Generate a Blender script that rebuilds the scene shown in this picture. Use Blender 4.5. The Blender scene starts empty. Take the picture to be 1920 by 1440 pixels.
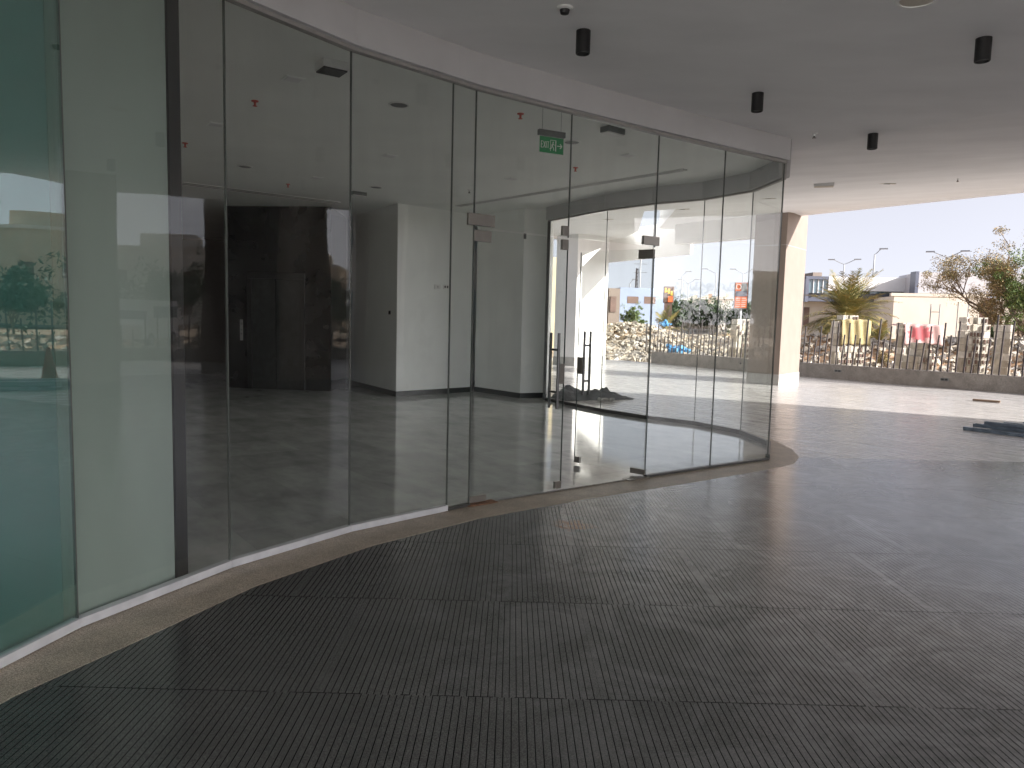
import bpy, math, random
from mathutils import Matrix, Vector
rnd = random.Random(7)
C = bpy.context.scene.collection
SC = bpy.context.scene
R = math.radians

# ------------------------------------------------------------------ camera
F, PITCH, ROLL, CAMH = 1370.0, 0.0926, 0.0247, 1.6
cd = bpy.data.cameras.new('camera'); cam = bpy.data.objects.new('camera', cd); C.objects.link(cam)
cd.sensor_width = 36.0; cd.lens = F/1920*36; cd.clip_start = .05; cd.clip_end = 2000
CM = Matrix.Rotation(math.pi/2-PITCH, 4, 'X') @ Matrix.Rotation(ROLL, 4, 'Z')
cam.matrix_world = Matrix.Translation((0, 0, CAMH)) @ CM
SC.camera = cam
# ------------------------------------------------------------------ sky, sun, exposure
SUN_EL, SAZ = 21.5, math.atan2(.875, -.485)          # azimuth clockwise from +Y
w = bpy.data.worlds.new('World'); SC.world = w; w.use_nodes = True
nt = w.node_tree; nt.nodes.clear()
sky = nt.nodes.new('ShaderNodeTexSky'); sky.sky_type = 'NISHITA'; sky.sun_disc = False
sky.sun_elevation = R(SUN_EL); sky.sun_rotation = SAZ; sky.air_density = 1.0; sky.dust_density = 2.5; sky.ozone_density = 1.0
hs = nt.nodes.new('ShaderNodeHueSaturation'); hs.inputs['Saturation'].default_value = .22
bg = nt.nodes.new('ShaderNodeBackground'); bg.inputs[1].default_value = .054
wo = nt.nodes.new('ShaderNodeOutputWorld')
tm = nt.nodes.new('ShaderNodeMix'); tm.data_type = 'RGBA'; tm.blend_type = 'MULTIPLY'; tm.inputs[0].default_value = 1; tm.inputs[7].default_value = (1.0, .975, 1.03, 1)
tc = nt.nodes.new('ShaderNodeTexCoord'); va = nt.nodes.new('ShaderNodeVectorMath'); va.operation = 'ADD'; va.inputs[1].default_value = (0, 0, .22); vn = nt.nodes.new('ShaderNodeVectorMath'); vn.operation = 'NORMALIZE'
nt.links.new(tc.outputs['Generated'], va.inputs[0]); nt.links.new(va.outputs[0], vn.inputs[0]); nt.links.new(vn.outputs[0], sky.inputs[0])
nt.links.new(sky.outputs[0], hs.inputs['Color']); nt.links.new(hs.outputs[0], tm.inputs[6]); nt.links.new(tm.outputs[2], bg.inputs[0]); nt.links.new(bg.outputs[0], wo.inputs[0])
ld = bpy.data.lights.new('sun', 'SUN'); sun = bpy.data.objects.new('sun', ld); C.objects.link(sun)
ld.energy = 2.0; ld.angle = R(.5); ld.color = (1, .95, .90)
sdir = Vector((math.sin(SAZ)*math.cos(R(SUN_EL)), math.cos(SAZ)*math.cos(R(SUN_EL)), math.sin(R(SUN_EL))))
sun.rotation_euler = sdir.to_track_quat('Z', 'Y').to_euler()
SC.view_settings.view_transform = 'Standard'; SC.view_settings.look = 'None'
SC.view_settings.exposure = 2.5; SC.view_settings.gamma = 1.0
cy = SC.cycles; cy.max_bounces = 22; cy.diffuse_bounces = 13; cy.glossy_bounces = 8; cy.transparent_max_bounces = 32
cy.transmission_bounces = 8; cy.use_denoising = True; cy.caustics_reflective = True; cy.blur_glossy = 1.0; cy.caustics_refractive = False
cy.sample_clamp_indirect = 10

# ------------------------------------------------------------------ helpers
def ray(u, v):
    d = CM.to_3x3() @ Vector(((u-960)/F, -(v-720)/F, -1)); return d
def gnd(u, v, z=0):
    d = ray(u, v); t = (z-CAMH)/d.z; return Vector((d.x*t, d.y*t, z))
def at(u, v, D):                       # the point seen at a photo pixel, D metres away (horizontally)
    d = ray(u, v); t = D/math.hypot(d.x, d.y); return Vector((d.x*t, d.y*t, CAMH+d.z*t))
W = {}
def tag(o, label=None, cat=None, group=None, kind=None):
    if label: o['label'] = label
    if cat: o['category'] = cat
    if group: o['group'] = group
    if kind: o['kind'] = kind
    return o
def empty(name, loc, label, cat, group=None, rz=0):
    o = bpy.data.objects.new(name, None); C.objects.link(o); o.location = loc; o.rotation_euler = (0, 0, rz)
    o.empty_display_size = .1
    W[o] = Matrix.Translation(loc) @ Matrix.Rotation(rz, 4, 'Z'); return tag(o, label, cat, group)
def kids(o): return [c for c in C.objects if c.parent == o]
def dup(o, loc=None, rz=None, label=None, parent=None):
    c = o.copy(); C.objects.link(c)
    if parent is None:
        c.location = loc
        if rz is not None: c.rotation_euler = (0, 0, rz)
        if label: c['label'] = label
    else: c.parent = parent
    for k in kids(o): dup(k, parent=c)
    return c
class MB:
    def __init__(s): s.v = []; s.f = []; s.col = None
    def add(s, vs, fs):
        n = len(s.v); s.v += [tuple(a) for a in vs]; s.f += [tuple(i+n for i in f) for f in fs]; return s
    def box(s, c, d, rz=0, tilt=None):
        m = Matrix.Translation(c) @ Matrix.Rotation(rz, 4, 'Z')
        if tilt is not None: m = m @ tilt
        vs = [m @ Vector((x*d[0]/2, y*d[1]/2, z*d[2]/2)) for x in (-1, 1) for y in (-1, 1) for z in (-1, 1)]
        return s.add(vs, [(0, 1, 3, 2), (4, 6, 7, 5), (0, 4, 5, 1), (2, 3, 7, 6), (0, 2, 6, 4), (1, 5, 7, 3)])
    def seg(s, a, b, t, z0, z1, off=0):       # wall box between plan points
        a = Vector((a[0], a[1])); b = Vector((b[0], b[1])); d = (b-a); L = d.length; d.normalize(); n = Vector((-d.y, d.x))
        c = (a+b)/2 + n*off
        return s.box((c.x, c.y, (z0+z1)/2), (L, t, z1-z0), math.atan2(d.y, d.x))
    def prism(s, pts, z0, z1):
        n = len(pts); A = sum(pts[i][0]*pts[(i+1) % n][1]-pts[(i+1) % n][0]*pts[i][1] for i in range(n))
        if A < 0: pts = pts[::-1]
        vs = [(p[0], p[1], z0) for p in pts]+[(p[0], p[1], z1) for p in pts]
        return s.add(vs, [tuple(range(n))[::-1], tuple(range(n, 2*n))]+[(i, (i+1) % n, n+(i+1) % n, n+i) for i in range(n)])
    def sheet(s, pts, z):
        n = len(pts); A = sum(pts[i][0]*pts[(i+1) % n][1]-pts[(i+1) % n][0]*pts[i][1] for i in range(n))
        if A < 0: pts = pts[::-1]
        return s.add([(p[0], p[1], z) for p in pts], [tuple(range(n))])
    def tube(s, pts, rs, n=6, cap=True):
        pts = [Vector(p) for p in pts]
        if not isinstance(rs, (list, tuple)): rs = [rs]*len(pts)
        b = len(s.v); up = None
        for i, p in enumerate(pts):
            t = (pts[min(i+1, len(pts)-1)]-pts[max(i-1, 0)]).normalized()
            if up is None: up = Vector((0, 0, 1)) if abs(t.z) < .9 else Vector((1, 0, 0))
            a = t.cross(up).normalized(); q = a.cross(t).normalized(); up = q
            for k in range(n):
                an = 2*math.pi*k/n; s.v.append(tuple(p+(a*math.cos(an)+q*math.sin(an))*rs[i]))
        for i in range(len(pts)-1):
            for k in range(n):
                k2 = (k+1) % n; s.f.append((b+i*n+k, b+i*n+k2, b+(i+1)*n+k2, b+(i+1)*n+k))
        if cap: s.f += [tuple(b+k for k in range(n))[::-1], tuple(b+(len(pts)-1)*n+k for k in range(n))]
        return s
    def lathe(s, c, prof, n=24):              # prof [(r,z)...]
        b = len(s.v); c = Vector(c)
        for r, z in prof:
            for k in range(n):
                a = 2*math.pi*k/n; s.v.append((c.x+r*math.cos(a), c.y+r*math.sin(a), c.z+z))
        for i in range(len(prof)-1):
            for k in range(n):
                k2 = (k+1) % n; s.f.append((b+i*n+k, b+i*n+k2, b+(i+1)*n+k2, b+(i+1)*n+k))
        s.f += [tuple(b+k for k in range(n))[::-1], tuple(b+(len(prof)-1)*n+k for k in range(n))]
        return s
    def build(s, name, mat, parent=None, smooth=False, bevel=0):
        me = bpy.data.meshes.new(name)
        if parent is not None:
            mi = W[parent].inverted(); org = None
            vs = [mi @ Vector(p) for p in s.v]
        else:
            xs = [p[0] for p in s.v]; ys = [p[1] for p in s.v]; zs = [p[2] for p in s.v]
            org = Vector(((min(xs)+max(xs))/2, (min(ys)+max(ys))/2, min(zs))); vs = [Vector(p)-org for p in s.v]
        me.from_pydata([tuple(p) for p in vs], [], s.f); me.update()
        o = bpy.data.objects.new(name, me); C.objects.link(o)
        for m in (mat if isinstance(mat, (list, tuple)) else [mat]): me.materials.append(m)
        if parent is not None: o.parent = parent; W[o] = W[parent].copy()
        else: o.location = org; W[o] = Matrix.Translation(org)
        if smooth: me.polygons.foreach_set('use_smooth', [True]*len(me.polygons))
        if bevel:
            b = o.modifiers.new('bevel', 'BEVEL'); b.width = bevel; b.segments = 2; b.limit_method = 'ANGLE'
        return o

def mat(name, col, rough=.6, var=.12, scale=4.0, bump=0.0, bscale=None, spec=.5, metal=0.0, col2=None, detail=6, stretch=(1, 1, 1), emit=None, island=None, speck=0):
    m = bpy.data.materials.new(name); m.use_nodes = True; n = m.node_tree; N = n.nodes; L = n.links
    b = N['Principled BSDF']; b.inputs['Roughness'].default_value = rough; b.inputs['Specular IOR Level'].default_value = spec
    b.inputs['Metallic'].default_value = metal
    g = N.new('ShaderNodeNewGeometry'); mp = N.new('ShaderNodeMapping'); mp.inputs['Scale'].default_value = stretch
    L.new(g.outputs['Position'], mp.inputs[0])
    no = N.new('ShaderNodeTexNoise'); no.inputs['Scale'].default_value = scale; no.inputs['Detail'].default_value = detail
    L.new(mp.outputs[0], no.inputs['Vector'])
    cr = N.new('ShaderNodeValToRGB'); e = cr.color_ramp.elements
    c1 = [max(0, c*(1-var)) for c in col]; c2 = col2 or [min(1, c*(1+var)) for c in col]
    e[0].position = .32; e[0].color = (*c1, 1); e[1].position = .68; e[1].color = (*c2, 1)
    L.new(no.outputs['Fac'], cr.inputs[0]); out = cr.outputs[0]
    if island:
        r2 = N.new('ShaderNodeValToRGB'); els = r2.color_ramp.elements
        for i, c in enumerate(island):
            el = els[i] if i < 2 else els.new(i/(len(island)))
            el.position = i/len(island); el.color = (*c, 1)
        r2.color_ramp.interpolation = 'CONSTANT'
        L.new(g.outputs['Random Per Island'], r2.inputs[0])
        mx = N.new('ShaderNodeMix'); mx.data_type = 'RGBA'; mx.blend_type = 'MULTIPLY'; mx.inputs[0].default_value = 1
        L.new(out, mx.inputs[6]); L.new(r2.outputs[0], mx.inputs[7]); out = mx.outputs[2]
    if speck:
        n2 = N.new('ShaderNodeTexNoise'); n2.inputs['Scale'].default_value = speck; n2.inputs['Detail'].default_value = 2
        L.new(g.outputs['Position'], n2.inputs['Vector'])
        c3 = N.new('ShaderNodeValToRGB'); c3.color_ramp.elements[0].position = .35; c3.color_ramp.elements[0].color = (.45, .45, .45, 1)
        c3.color_ramp.elements[1].position = .7; c3.color_ramp.elements[1].color = (1.6, 1.6, 1.55, 1)
        L.new(n2.outputs['Fac'], c3.inputs[0])
        mx = N.new('ShaderNodeMix'); mx.data_type = 'RGBA'; mx.blend_type = 'MULTIPLY'; mx.inputs[0].default_value = 1
        L.new(out, mx.inputs[6]); L.new(c3.outputs[0], mx.inputs[7]); out = mx.outputs[2]
    L.new(out, b.inputs['Base Color'])
    if bump:
        n3 = N.new('ShaderNodeTexNoise'); n3.inputs['Scale'].default_value = bscale or scale*6; n3.inputs['Detail'].default_value = 4
        L.new(mp.outputs[0], n3.inputs['Vector'])
        bp = N.new('ShaderNodeBump'); bp.inputs['Strength'].default_value = 1; bp.inputs['Distance'].default_value = bump
        L.new(n3.outputs['Fac'], bp.inputs['Height']); L.new(bp.outputs[0], b.inputs['Normal'])
    if emit:
        b.inputs['Emission Color'].default_value = (*emit[0], 1); b.inputs['Emission Strength'].default_value = emit[1]
    return m
def mth(N, L, op, a, b=None, c=None):
    n = N.new('ShaderNodeMath'); n.operation = op
    for i, x in enumerate((a, b, c)):
        if x is None: continue
        if isinstance(x, (int, float)): n.inputs[i].default_value = x
        else: L.new(x, n.inputs[i])
    return n.outputs[0]
def glass(name, f0, tint):
    m = bpy.data.materials.new(name); m.use_nodes = True; n = m.node_tree; N = n.nodes; L = n.links; N.clear()
    g = N.new('ShaderNodeNewGeometry'); vm = N.new('ShaderNodeVectorMath'); vm.operation = 'DOT_PRODUCT'
    L.new(g.outputs['Normal'], vm.inputs[0]); L.new(g.outputs['Incoming'], vm.inputs[1])
    c = mth(N, L, 'ABSOLUTE', vm.outputs['Value']); om = mth(N, L, 'SUBTRACT', 1.0, c); p5 = mth(N, L, 'POWER', om, 5.0)
    fr = mth(N, L, 'MULTIPLY_ADD', p5, 1-f0, f0)
    t = N.new('ShaderNodeBsdfTransparent'); t.inputs[0].default_value = (*tint, 1)
    gl = N.new('ShaderNodeBsdfGlossy'); gl.inputs['Roughness'].default_value = 0.0
    # float glass is never perfectly flat
    no = N.new('ShaderNodeTexNoise'); no.inputs['Scale'].default_value = .9; no.inputs['Detail'].default_value = 1; L.new(g.outputs['Position'], no.inputs['Vector'])
    bp = N.new('ShaderNodeBump'); bp.inputs['Distance'].default_value = .0045; L.new(no.outputs['Fac'], bp.inputs['Height']); L.new(bp.outputs[0], gl.inputs['Normal'])
    mx = N.new('ShaderNodeMixShader'); L.new(fr, mx.inputs[0]); L.new(t.outputs[0], mx.inputs[1]); L.new(gl.outputs[0], mx.inputs[2])
    # dust film and wiping streaks
    mp = N.new('ShaderNodeMapping'); mp.inputs['Scale'].default_value = (2.5, 2.5, .5); L.new(g.outputs['Position'], mp.inputs[0])
    ns = N.new('ShaderNodeTexNoise'); ns.inputs['Scale'].default_value = 1.6; ns.inputs['Detail'].default_value = 8; ns.inputs['Roughness'].default_value = .7; L.new(mp.outputs[0], ns.inputs['Vector'])
    dm = N.new('ShaderNodeMapRange'); dm.inputs[1].default_value = .40; dm.inputs[2].default_value = .75; dm.inputs[3].default_value = .003; dm.inputs[4].default_value = .03; L.new(ns.outputs['Fac'], dm.inputs[0])
    df = N.new('ShaderNodeBsdfDiffuse'); df.inputs[0].default_value = (.62, .62, .58, 1)
    m7 = N.new('ShaderNodeMixShader'); L.new(dm.outputs[0], m7.inputs[0]); L.new(mx.outputs[0], m7.inputs[1]); L.new(df.outputs[0], m7.inputs[2])
    o = N.new('ShaderNodeOutputMaterial'); L.new(m7.outputs[0], o.inputs[0]); return m

M = {}
M['glass'] = glass('clear_glass', .038, (.988, 1.0, .992))
M['glass_dark'] = glass('reflective_glass', .16, (.80, .93, .90))
M['edge'] = mat('glass_edge', (.02, .035, .03), .3)
M['silicone'] = mat('silicone', (.10, .11, .10), .5)
M['ceil'] = mat('ceiling_paint', (.82, .815, .815), .8, .05, .9, .006, 1.3, stretch=(1, 2.2, 1))
M['ceil_in'] = mat('inner_ceiling_paint', (.93, .945, .915), .8, .03, 1.2)
M['fascia'] = mat('fascia_paint', (.58, .58, .585), .7, .05, 2.0)
M['wall'] = mat('white_wall_paint', (.91, .93, .91), .6, .03, 1.5)
M['skirt'] = mat('dark_skirting', (.025, .032, .032), .3)
M['black_stone'] = mat('black_stone', (.012, .013, .014), .16, .3, 3)
M['liftdoor'] = mat('lift_door_film', (.030, .033, .033), .35, .35, 9)
M['liftframe'] = mat('lift_frame', (.022, .023, .024), .3, .2, 9)
M['beige'] = mat('beige_render', (.235, .19, .16), .8, .05, 3, .001, 60)
M['whitecol'] = mat('white_render', (.80, .79, .77), .8, .03, 3)
M['plinth'] = mat('grey_plinth', (.36, .35, .33), .6, .1, 6)
M['metal'] = mat('brushed_patch_metal', (.32, .30, .27), .35, .08, 8, metal=.7)
M['steel'] = mat('dark_steel_bar', (.10, .10, .10), .3, .1, 8, metal=.8)
M['chan'] = mat('white_channel', (.62, .63, .64), .45, .1, 9)
M['darkchan'] = mat('dark_channel', (.07, .07, .065), .4, .1, 9)
M['black'] = mat('black_paint', (.012, .012, .013), .45, .1, 6)
M['white'] = mat('white_plastic', (.8, .8, .78), .5, .03, 5)
M['red'] = mat('red_cap', (.55, .06, .025), .5, .1, 20)
M['green'] = mat('exit_green', (.008, .26, .085), .4, .02, 5)
M['grey'] = mat('grey_plastic', (.16, .17, .17), .5, .05, 10)
M['backA'] = mat('teal_backing', (.18, .29, .28), .6, .08, 1.1, col2=(.22, .34, .33))
M['backB'] = mat('frosted_backing', (.28, .335, .30), .65, .16, 1.1, stretch=(1, 1, .35))
M['bstone'] = mat('border_granite', (.42, .355, .285), .45, .14, 5, .0006, 200, speck=210)
M['lowwall'] = mat('grey_granite_wall', (.27, .245, .225), .55, .18, 5, speck=90)
M['rod'] = mat('dark_rod', (.045, .035, .035), .55, .2, 20)
M['sand'] = mat('sand', (.44, .31, .20), .95, .22, .6, .03, 4, col2=(.58, .45, .32))
M['earth'] = mat('orange_earth', (.46, .29, .17), .95, .25, 1.5, .04, 5)
M['rubble'] = mat('rubble', (.52, .48, .43), .9, .2, 5, island=[(1, 1, 1), (.7, .68, .62), (.95, .9, .8), (.45, .42, .38), (1, .93, .82), (.8, .70, .58), (.5, .48, .46), (.9, .88, .82), (.75, .72, .66), (.6, .6, .62)])
M['block'] = mat('concrete_block', (.56, .53, .47), .9, .2, 6, .003, 40, island=[(1, 1, 1), (.8, .8, .78), (.9, .88, .82), (.66, .63, .58)])
M['asphalt'] = mat('asphalt', (.07, .07, .07), .85, .2, 3)
M['bwhite'] = mat('white_cladding', (.72, .72, .73), .5, .03, 1)
M['cream'] = mat('cream_wall', (.60, .54, .46), .8, .05, .8)
M['roof'] = mat('hangar_roof', (.50, .485, .50), .6, .03, .6)
M['darkmetal'] = mat('dark_blue_cladding', (.10, .11, .15), .4, .1, 1)
M['winglass'] = mat('window_glass', (.10, .15, .18), .08, .2, .5, spec=1)
M['blueb'] = mat('blue_grey_render', (.30, .355, .48), .8, .07, .8)
M['brown'] = mat('brown_shutter', (.17, .11, .09), .7, .15, 2)
M['yellowwall'] = mat('yellow_render', (.72, .62, .42), .85, .08, 1)
M['villa'] = mat('villa_render', (.66, .56, .44), .85, .08, .7)
M['villa2'] = mat('villa_pale_render', (.80, .76, .70), .85, .08, .7)
M['bark'] = mat('bark', (.20, .15, .11), .9, .3, 8, .02)
M['palmtrunk'] = mat('palm_trunk', (.24, .18, .12), .95, .35, 10, .02)
M['leafd'] = mat('dark_leaves', (.045, .08, .03), .6, .3, 2, island=[(1, 1, 1), (.6, .7, .6), (1.3, 1.2, 1), (.8, .9, .7)])
M['leafg'] = mat('green_leaves', (.12, .17, .05), .6, .3, 2, island=[(1, 1, 1), (.6, .7, .6), (1.5, 1.3, 1), (.8, .9, .7)])
M['leafo'] = mat('olive_dry_leaves', (.27, .215, .12), .7, .3, 1.5, island=[(1, 1, 1), (.7, .75, .5), (1.35, 1.2, .9), (.9, .75, .6)])
M['palmleaf'] = mat('palm_leaf', (.21, .185, .08), .6, .3, 1, island=[(1, 1, 1), (.7, .8, .7), (1.4, 1.2, .9), (.8, .9, .6)])
M['lamp'] = mat('lamp_grey', (.30, .31, .33), .5, .05, 2, metal=.3)
M['orange'] = mat('orange_panel', (.85, .20, .07), .5, .05, 2)
M['yellowp'] = mat('yellow_paint', (.85, .55, .08), .6, .05, 2)
M['wood'] = mat('plank_wood', (.17, .11, .07), .8, .3, 10, stretch=(1, 6, 6))
M['channelmetal'] = mat('galvanised_blue_steel', (.22, .27, .34), .35, .3, 8, metal=.5)
M['channelpale'] = mat('galvanised_steel', (.60, .63, .66), .35, .3, 8, metal=.6)
M['tarp'] = mat('grey_tarpaulin', (.06, .065, .07), .45, .35, 5, .004, 30)
M['cone'] = mat('cone_orange', (.45, .12, .07), .6, .1, 3)
M['blue'] = mat('blue_plastic', (.10, .32, .60), .5, .2, 3)
M['rust'] = mat('rust_stain', (.26, .14, .08), .8, .4, 30)

# ---- paving materials
def grooved():
    m = bpy.data.materials.new('ribbed_granite'); m.use_nodes = True; n = m.node_tree; N = n.nodes; L = n.links; b = N['Principled BSDF']; b.inputs['IOR'].default_value = 1.8
    g = N.new('ShaderNodeNewGeometry'); sp = N.new('ShaderNodeSeparateXYZ'); L.new(g.outputs['Position'], sp.inputs[0])
    X, Y = sp.outputs[0], sp.outputs[1]
    row = mth(N, L, 'FLOOR', mth(N, L, 'DIVIDE', mth(N, L, 'ADD', Y, 20-3.27+1.035*0), 1.035))
    wn = N.new('ShaderNodeTexWhiteNoise'); wn.noise_dimensions = '1D'; L.new(row, wn.inputs['W'])
    xs = mth(N, L, 'MULTIPLY_ADD', wn.outputs['Value'], .012, X)
    t = mth(N, L, 'FRACT', mth(N, L, 'DIVIDE', mth(N, L, 'ADD', xs, 30.0), .030))
    d = mth(N, L, 'ABSOLUTE', mth(N, L, 'SUBTRACT', t, .5))
    gr = N.new('ShaderNodeMapRange'); gr.inputs[1].default_value = .395; gr.inputs[2].default_value = .44; gr.interpolation_type = 'SMOOTHSTEP'; L.new(d, gr.inputs[0])
    # a wider plain rib where two slabs meet
    sl = mth(N, L, 'FRACT', mth(N, L, 'DIVIDE', mth(N, L, 'ADD', mth(N, L, 'MULTIPLY_ADD', wn.outputs['Value'], 2.4, X), 30.0), 1.2))
    keep = mth(N, L, 'GREATER_THAN', sl, .012)
    gm = mth(N, L, 'MULTIPLY', gr.outputs[0], keep)
    sy = mth(N, L, 'FRACT', mth(N, L, 'DIVIDE', mth(N, L, 'ADD', Y, 20-3.27), 1.035))
    seam = mth(N, L, 'LESS_THAN', sy, .0045)
    n4 = N.new('ShaderNodeTexNoise'); n4.inputs['Scale'].default_value = 5; L.new(g.outputs['Position'], n4.inputs['Vector'])
    seam = mth(N, L, 'MULTIPLY', seam, mth(N, L, 'GREATER_THAN', n4.outputs['Fac'], .42))
    mask = mth(N, L, 'MAXIMUM', gm, seam)
    no = N.new('ShaderNodeTexNoise'); no.inputs['Scale'].default_value = 1.3; no.inputs['Detail'].default_value = 8; no.inputs['Roughness'].default_value = .65; L.new(g.outputs['Position'], no.inputs['Vector'])
    cr = N.new('ShaderNodeValToRGB'); e = cr.color_ramp.elements; e[0].position = .3; e[0].color = (.052, .053, .053, 1); e[1].position = .7; e[1].color = (.085, .085, .083, 1); L.new(no.outputs['Fac'], cr.inputs[0])
    n2 = N.new('ShaderNodeTexNoise'); n2.inputs['Scale'].default_value = 170; n2.inputs['Detail'].default_value = 3; L.new(g.outputs['Position'], n2.inputs['Vector'])
    c2 = N.new('ShaderNodeValToRGB'); e = c2.color_ramp.elements; e[0].position = .38; e[0].color = (.7, .7, .7, 1); e[1].position = .66; e[1].color = (1.45, 1.45, 1.4, 1); L.new(n2.outputs['Fac'], c2.inputs[0])
    mx = N.new('ShaderNodeMix'); mx.data_type = 'RGBA'; mx.blend_type = 'MULTIPLY'; mx.inputs[0].default_value = 1; L.new(cr.outputs[0], mx.inputs[6]); L.new(c2.outputs[0], mx.inputs[7])
    # each row of slabs a slightly different stone
    rv = mth(N, L, 'MULTIPLY_ADD', wn.outputs['Value'], .16, .92)
    m3 = N.new('ShaderNodeVectorMath'); m3.operation = 'SCALE'; L.new(mx.outputs[2], m3.inputs[0]); L.new(rv, m3.inputs['Scale'])
    m2 = N.new('ShaderNodeMix'); m2.data_type = 'RGBA'; L.new(mask, m2.inputs[0]); L.new(m3.outputs[0], m2.inputs[6]); m2.inputs[7].default_value = (.004, .004, .004, 1)
    # scuffs and dust, plus paler tone toward the open side painted for sky light
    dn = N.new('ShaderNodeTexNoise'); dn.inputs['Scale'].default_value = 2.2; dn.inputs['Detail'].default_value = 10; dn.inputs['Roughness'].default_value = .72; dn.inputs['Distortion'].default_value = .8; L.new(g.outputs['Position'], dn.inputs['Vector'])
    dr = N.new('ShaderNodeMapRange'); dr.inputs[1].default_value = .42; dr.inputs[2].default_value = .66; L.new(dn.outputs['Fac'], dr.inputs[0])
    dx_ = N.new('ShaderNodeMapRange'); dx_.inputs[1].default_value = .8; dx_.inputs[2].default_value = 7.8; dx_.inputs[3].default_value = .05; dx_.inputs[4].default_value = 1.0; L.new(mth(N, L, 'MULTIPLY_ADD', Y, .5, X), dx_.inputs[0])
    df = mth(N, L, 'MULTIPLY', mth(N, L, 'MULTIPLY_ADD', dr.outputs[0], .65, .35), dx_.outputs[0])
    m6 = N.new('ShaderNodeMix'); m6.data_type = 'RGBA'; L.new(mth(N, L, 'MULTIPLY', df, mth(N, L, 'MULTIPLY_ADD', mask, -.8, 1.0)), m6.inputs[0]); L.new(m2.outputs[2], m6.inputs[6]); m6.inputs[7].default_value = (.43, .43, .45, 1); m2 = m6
    # rust stain
    ax = mth(N, L, 'SUBTRACT', X, .50); ay = mth(N, L, 'SUBTRACT', Y, 5.53)
    ds = mth(N, L, 'SQRT', mth(N, L, 'ADD', mth(N, L, 'MULTIPLY', ax, ax), mth(N, L, 'MULTIPLY', ay, ay)))
    nr = N.new('ShaderNodeTexNoise'); nr.inputs['Scale'].default_value = 14; L.new(g.outputs['Position'], nr.inputs['Vector'])
    rs = N.new('ShaderNodeMapRange'); rs.inputs[1].default_value = .21; rs.inputs[2].default_value = .12; rs.inputs[3].default_value = 0; rs.inputs[4].default_value = .8; L.new(mth(N, L, 'MULTIPLY_ADD', nr.outputs['Fac'], .16, mth(N, L, 'SUBTRACT', ds, .05)), rs.inputs[0])
    m5 = N.new('ShaderNodeMix'); m5.data_type = 'RGBA'; L.new(mth(N, L, 'MULTIPLY', rs.outputs[0], mth(N, L, 'SUBTRACT', 1.0, mask)), m5.inputs[0]); L.new(m2.outputs[2], m5.inputs[6]); m5.inputs[7].default_value = (.22, .11, .06, 1)
    L.new(m5.outputs[2], b.inputs['Base Color'])
    sc = N.new('ShaderNodeTexNoise'); sc.inputs['Scale'].default_value = 3.2; sc.inputs['Detail'].default_value = 9; sc.inputs['Roughness'].default_value = .7; L.new(g.outputs['Position'], sc.inputs['Vector'])
    rr = N.new('ShaderNodeMapRange'); rr.inputs[1].default_value = .3; rr.inputs[2].default_value = .7; rr.inputs[3].default_value = .15; rr.inputs[4].default_value = .23; L.new(sc.outputs['Fac'], rr.inputs[0])
    ro = mth(N, L, 'MAXIMUM', rr.outputs[0], mth(N, L, 'MULTIPLY', mask, .9)); L.new(ro, b.inputs['Roughness'])
    L.new(mth(N, L, 'MULTIPLY_ADD', mask, -.6, .6), b.inputs['Specular IOR Level'])
    bp = N.new('ShaderNodeBump'); bp.inputs['Distance'].default_value = .0012; bp.inputs['Strength'].default_value = .6; L.new(mth(N, L, 'SUBTRACT', 1.0, mask), bp.inputs['Height']); L.new(bp.outputs[0], b.inputs['Normal'])
    return m
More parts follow.
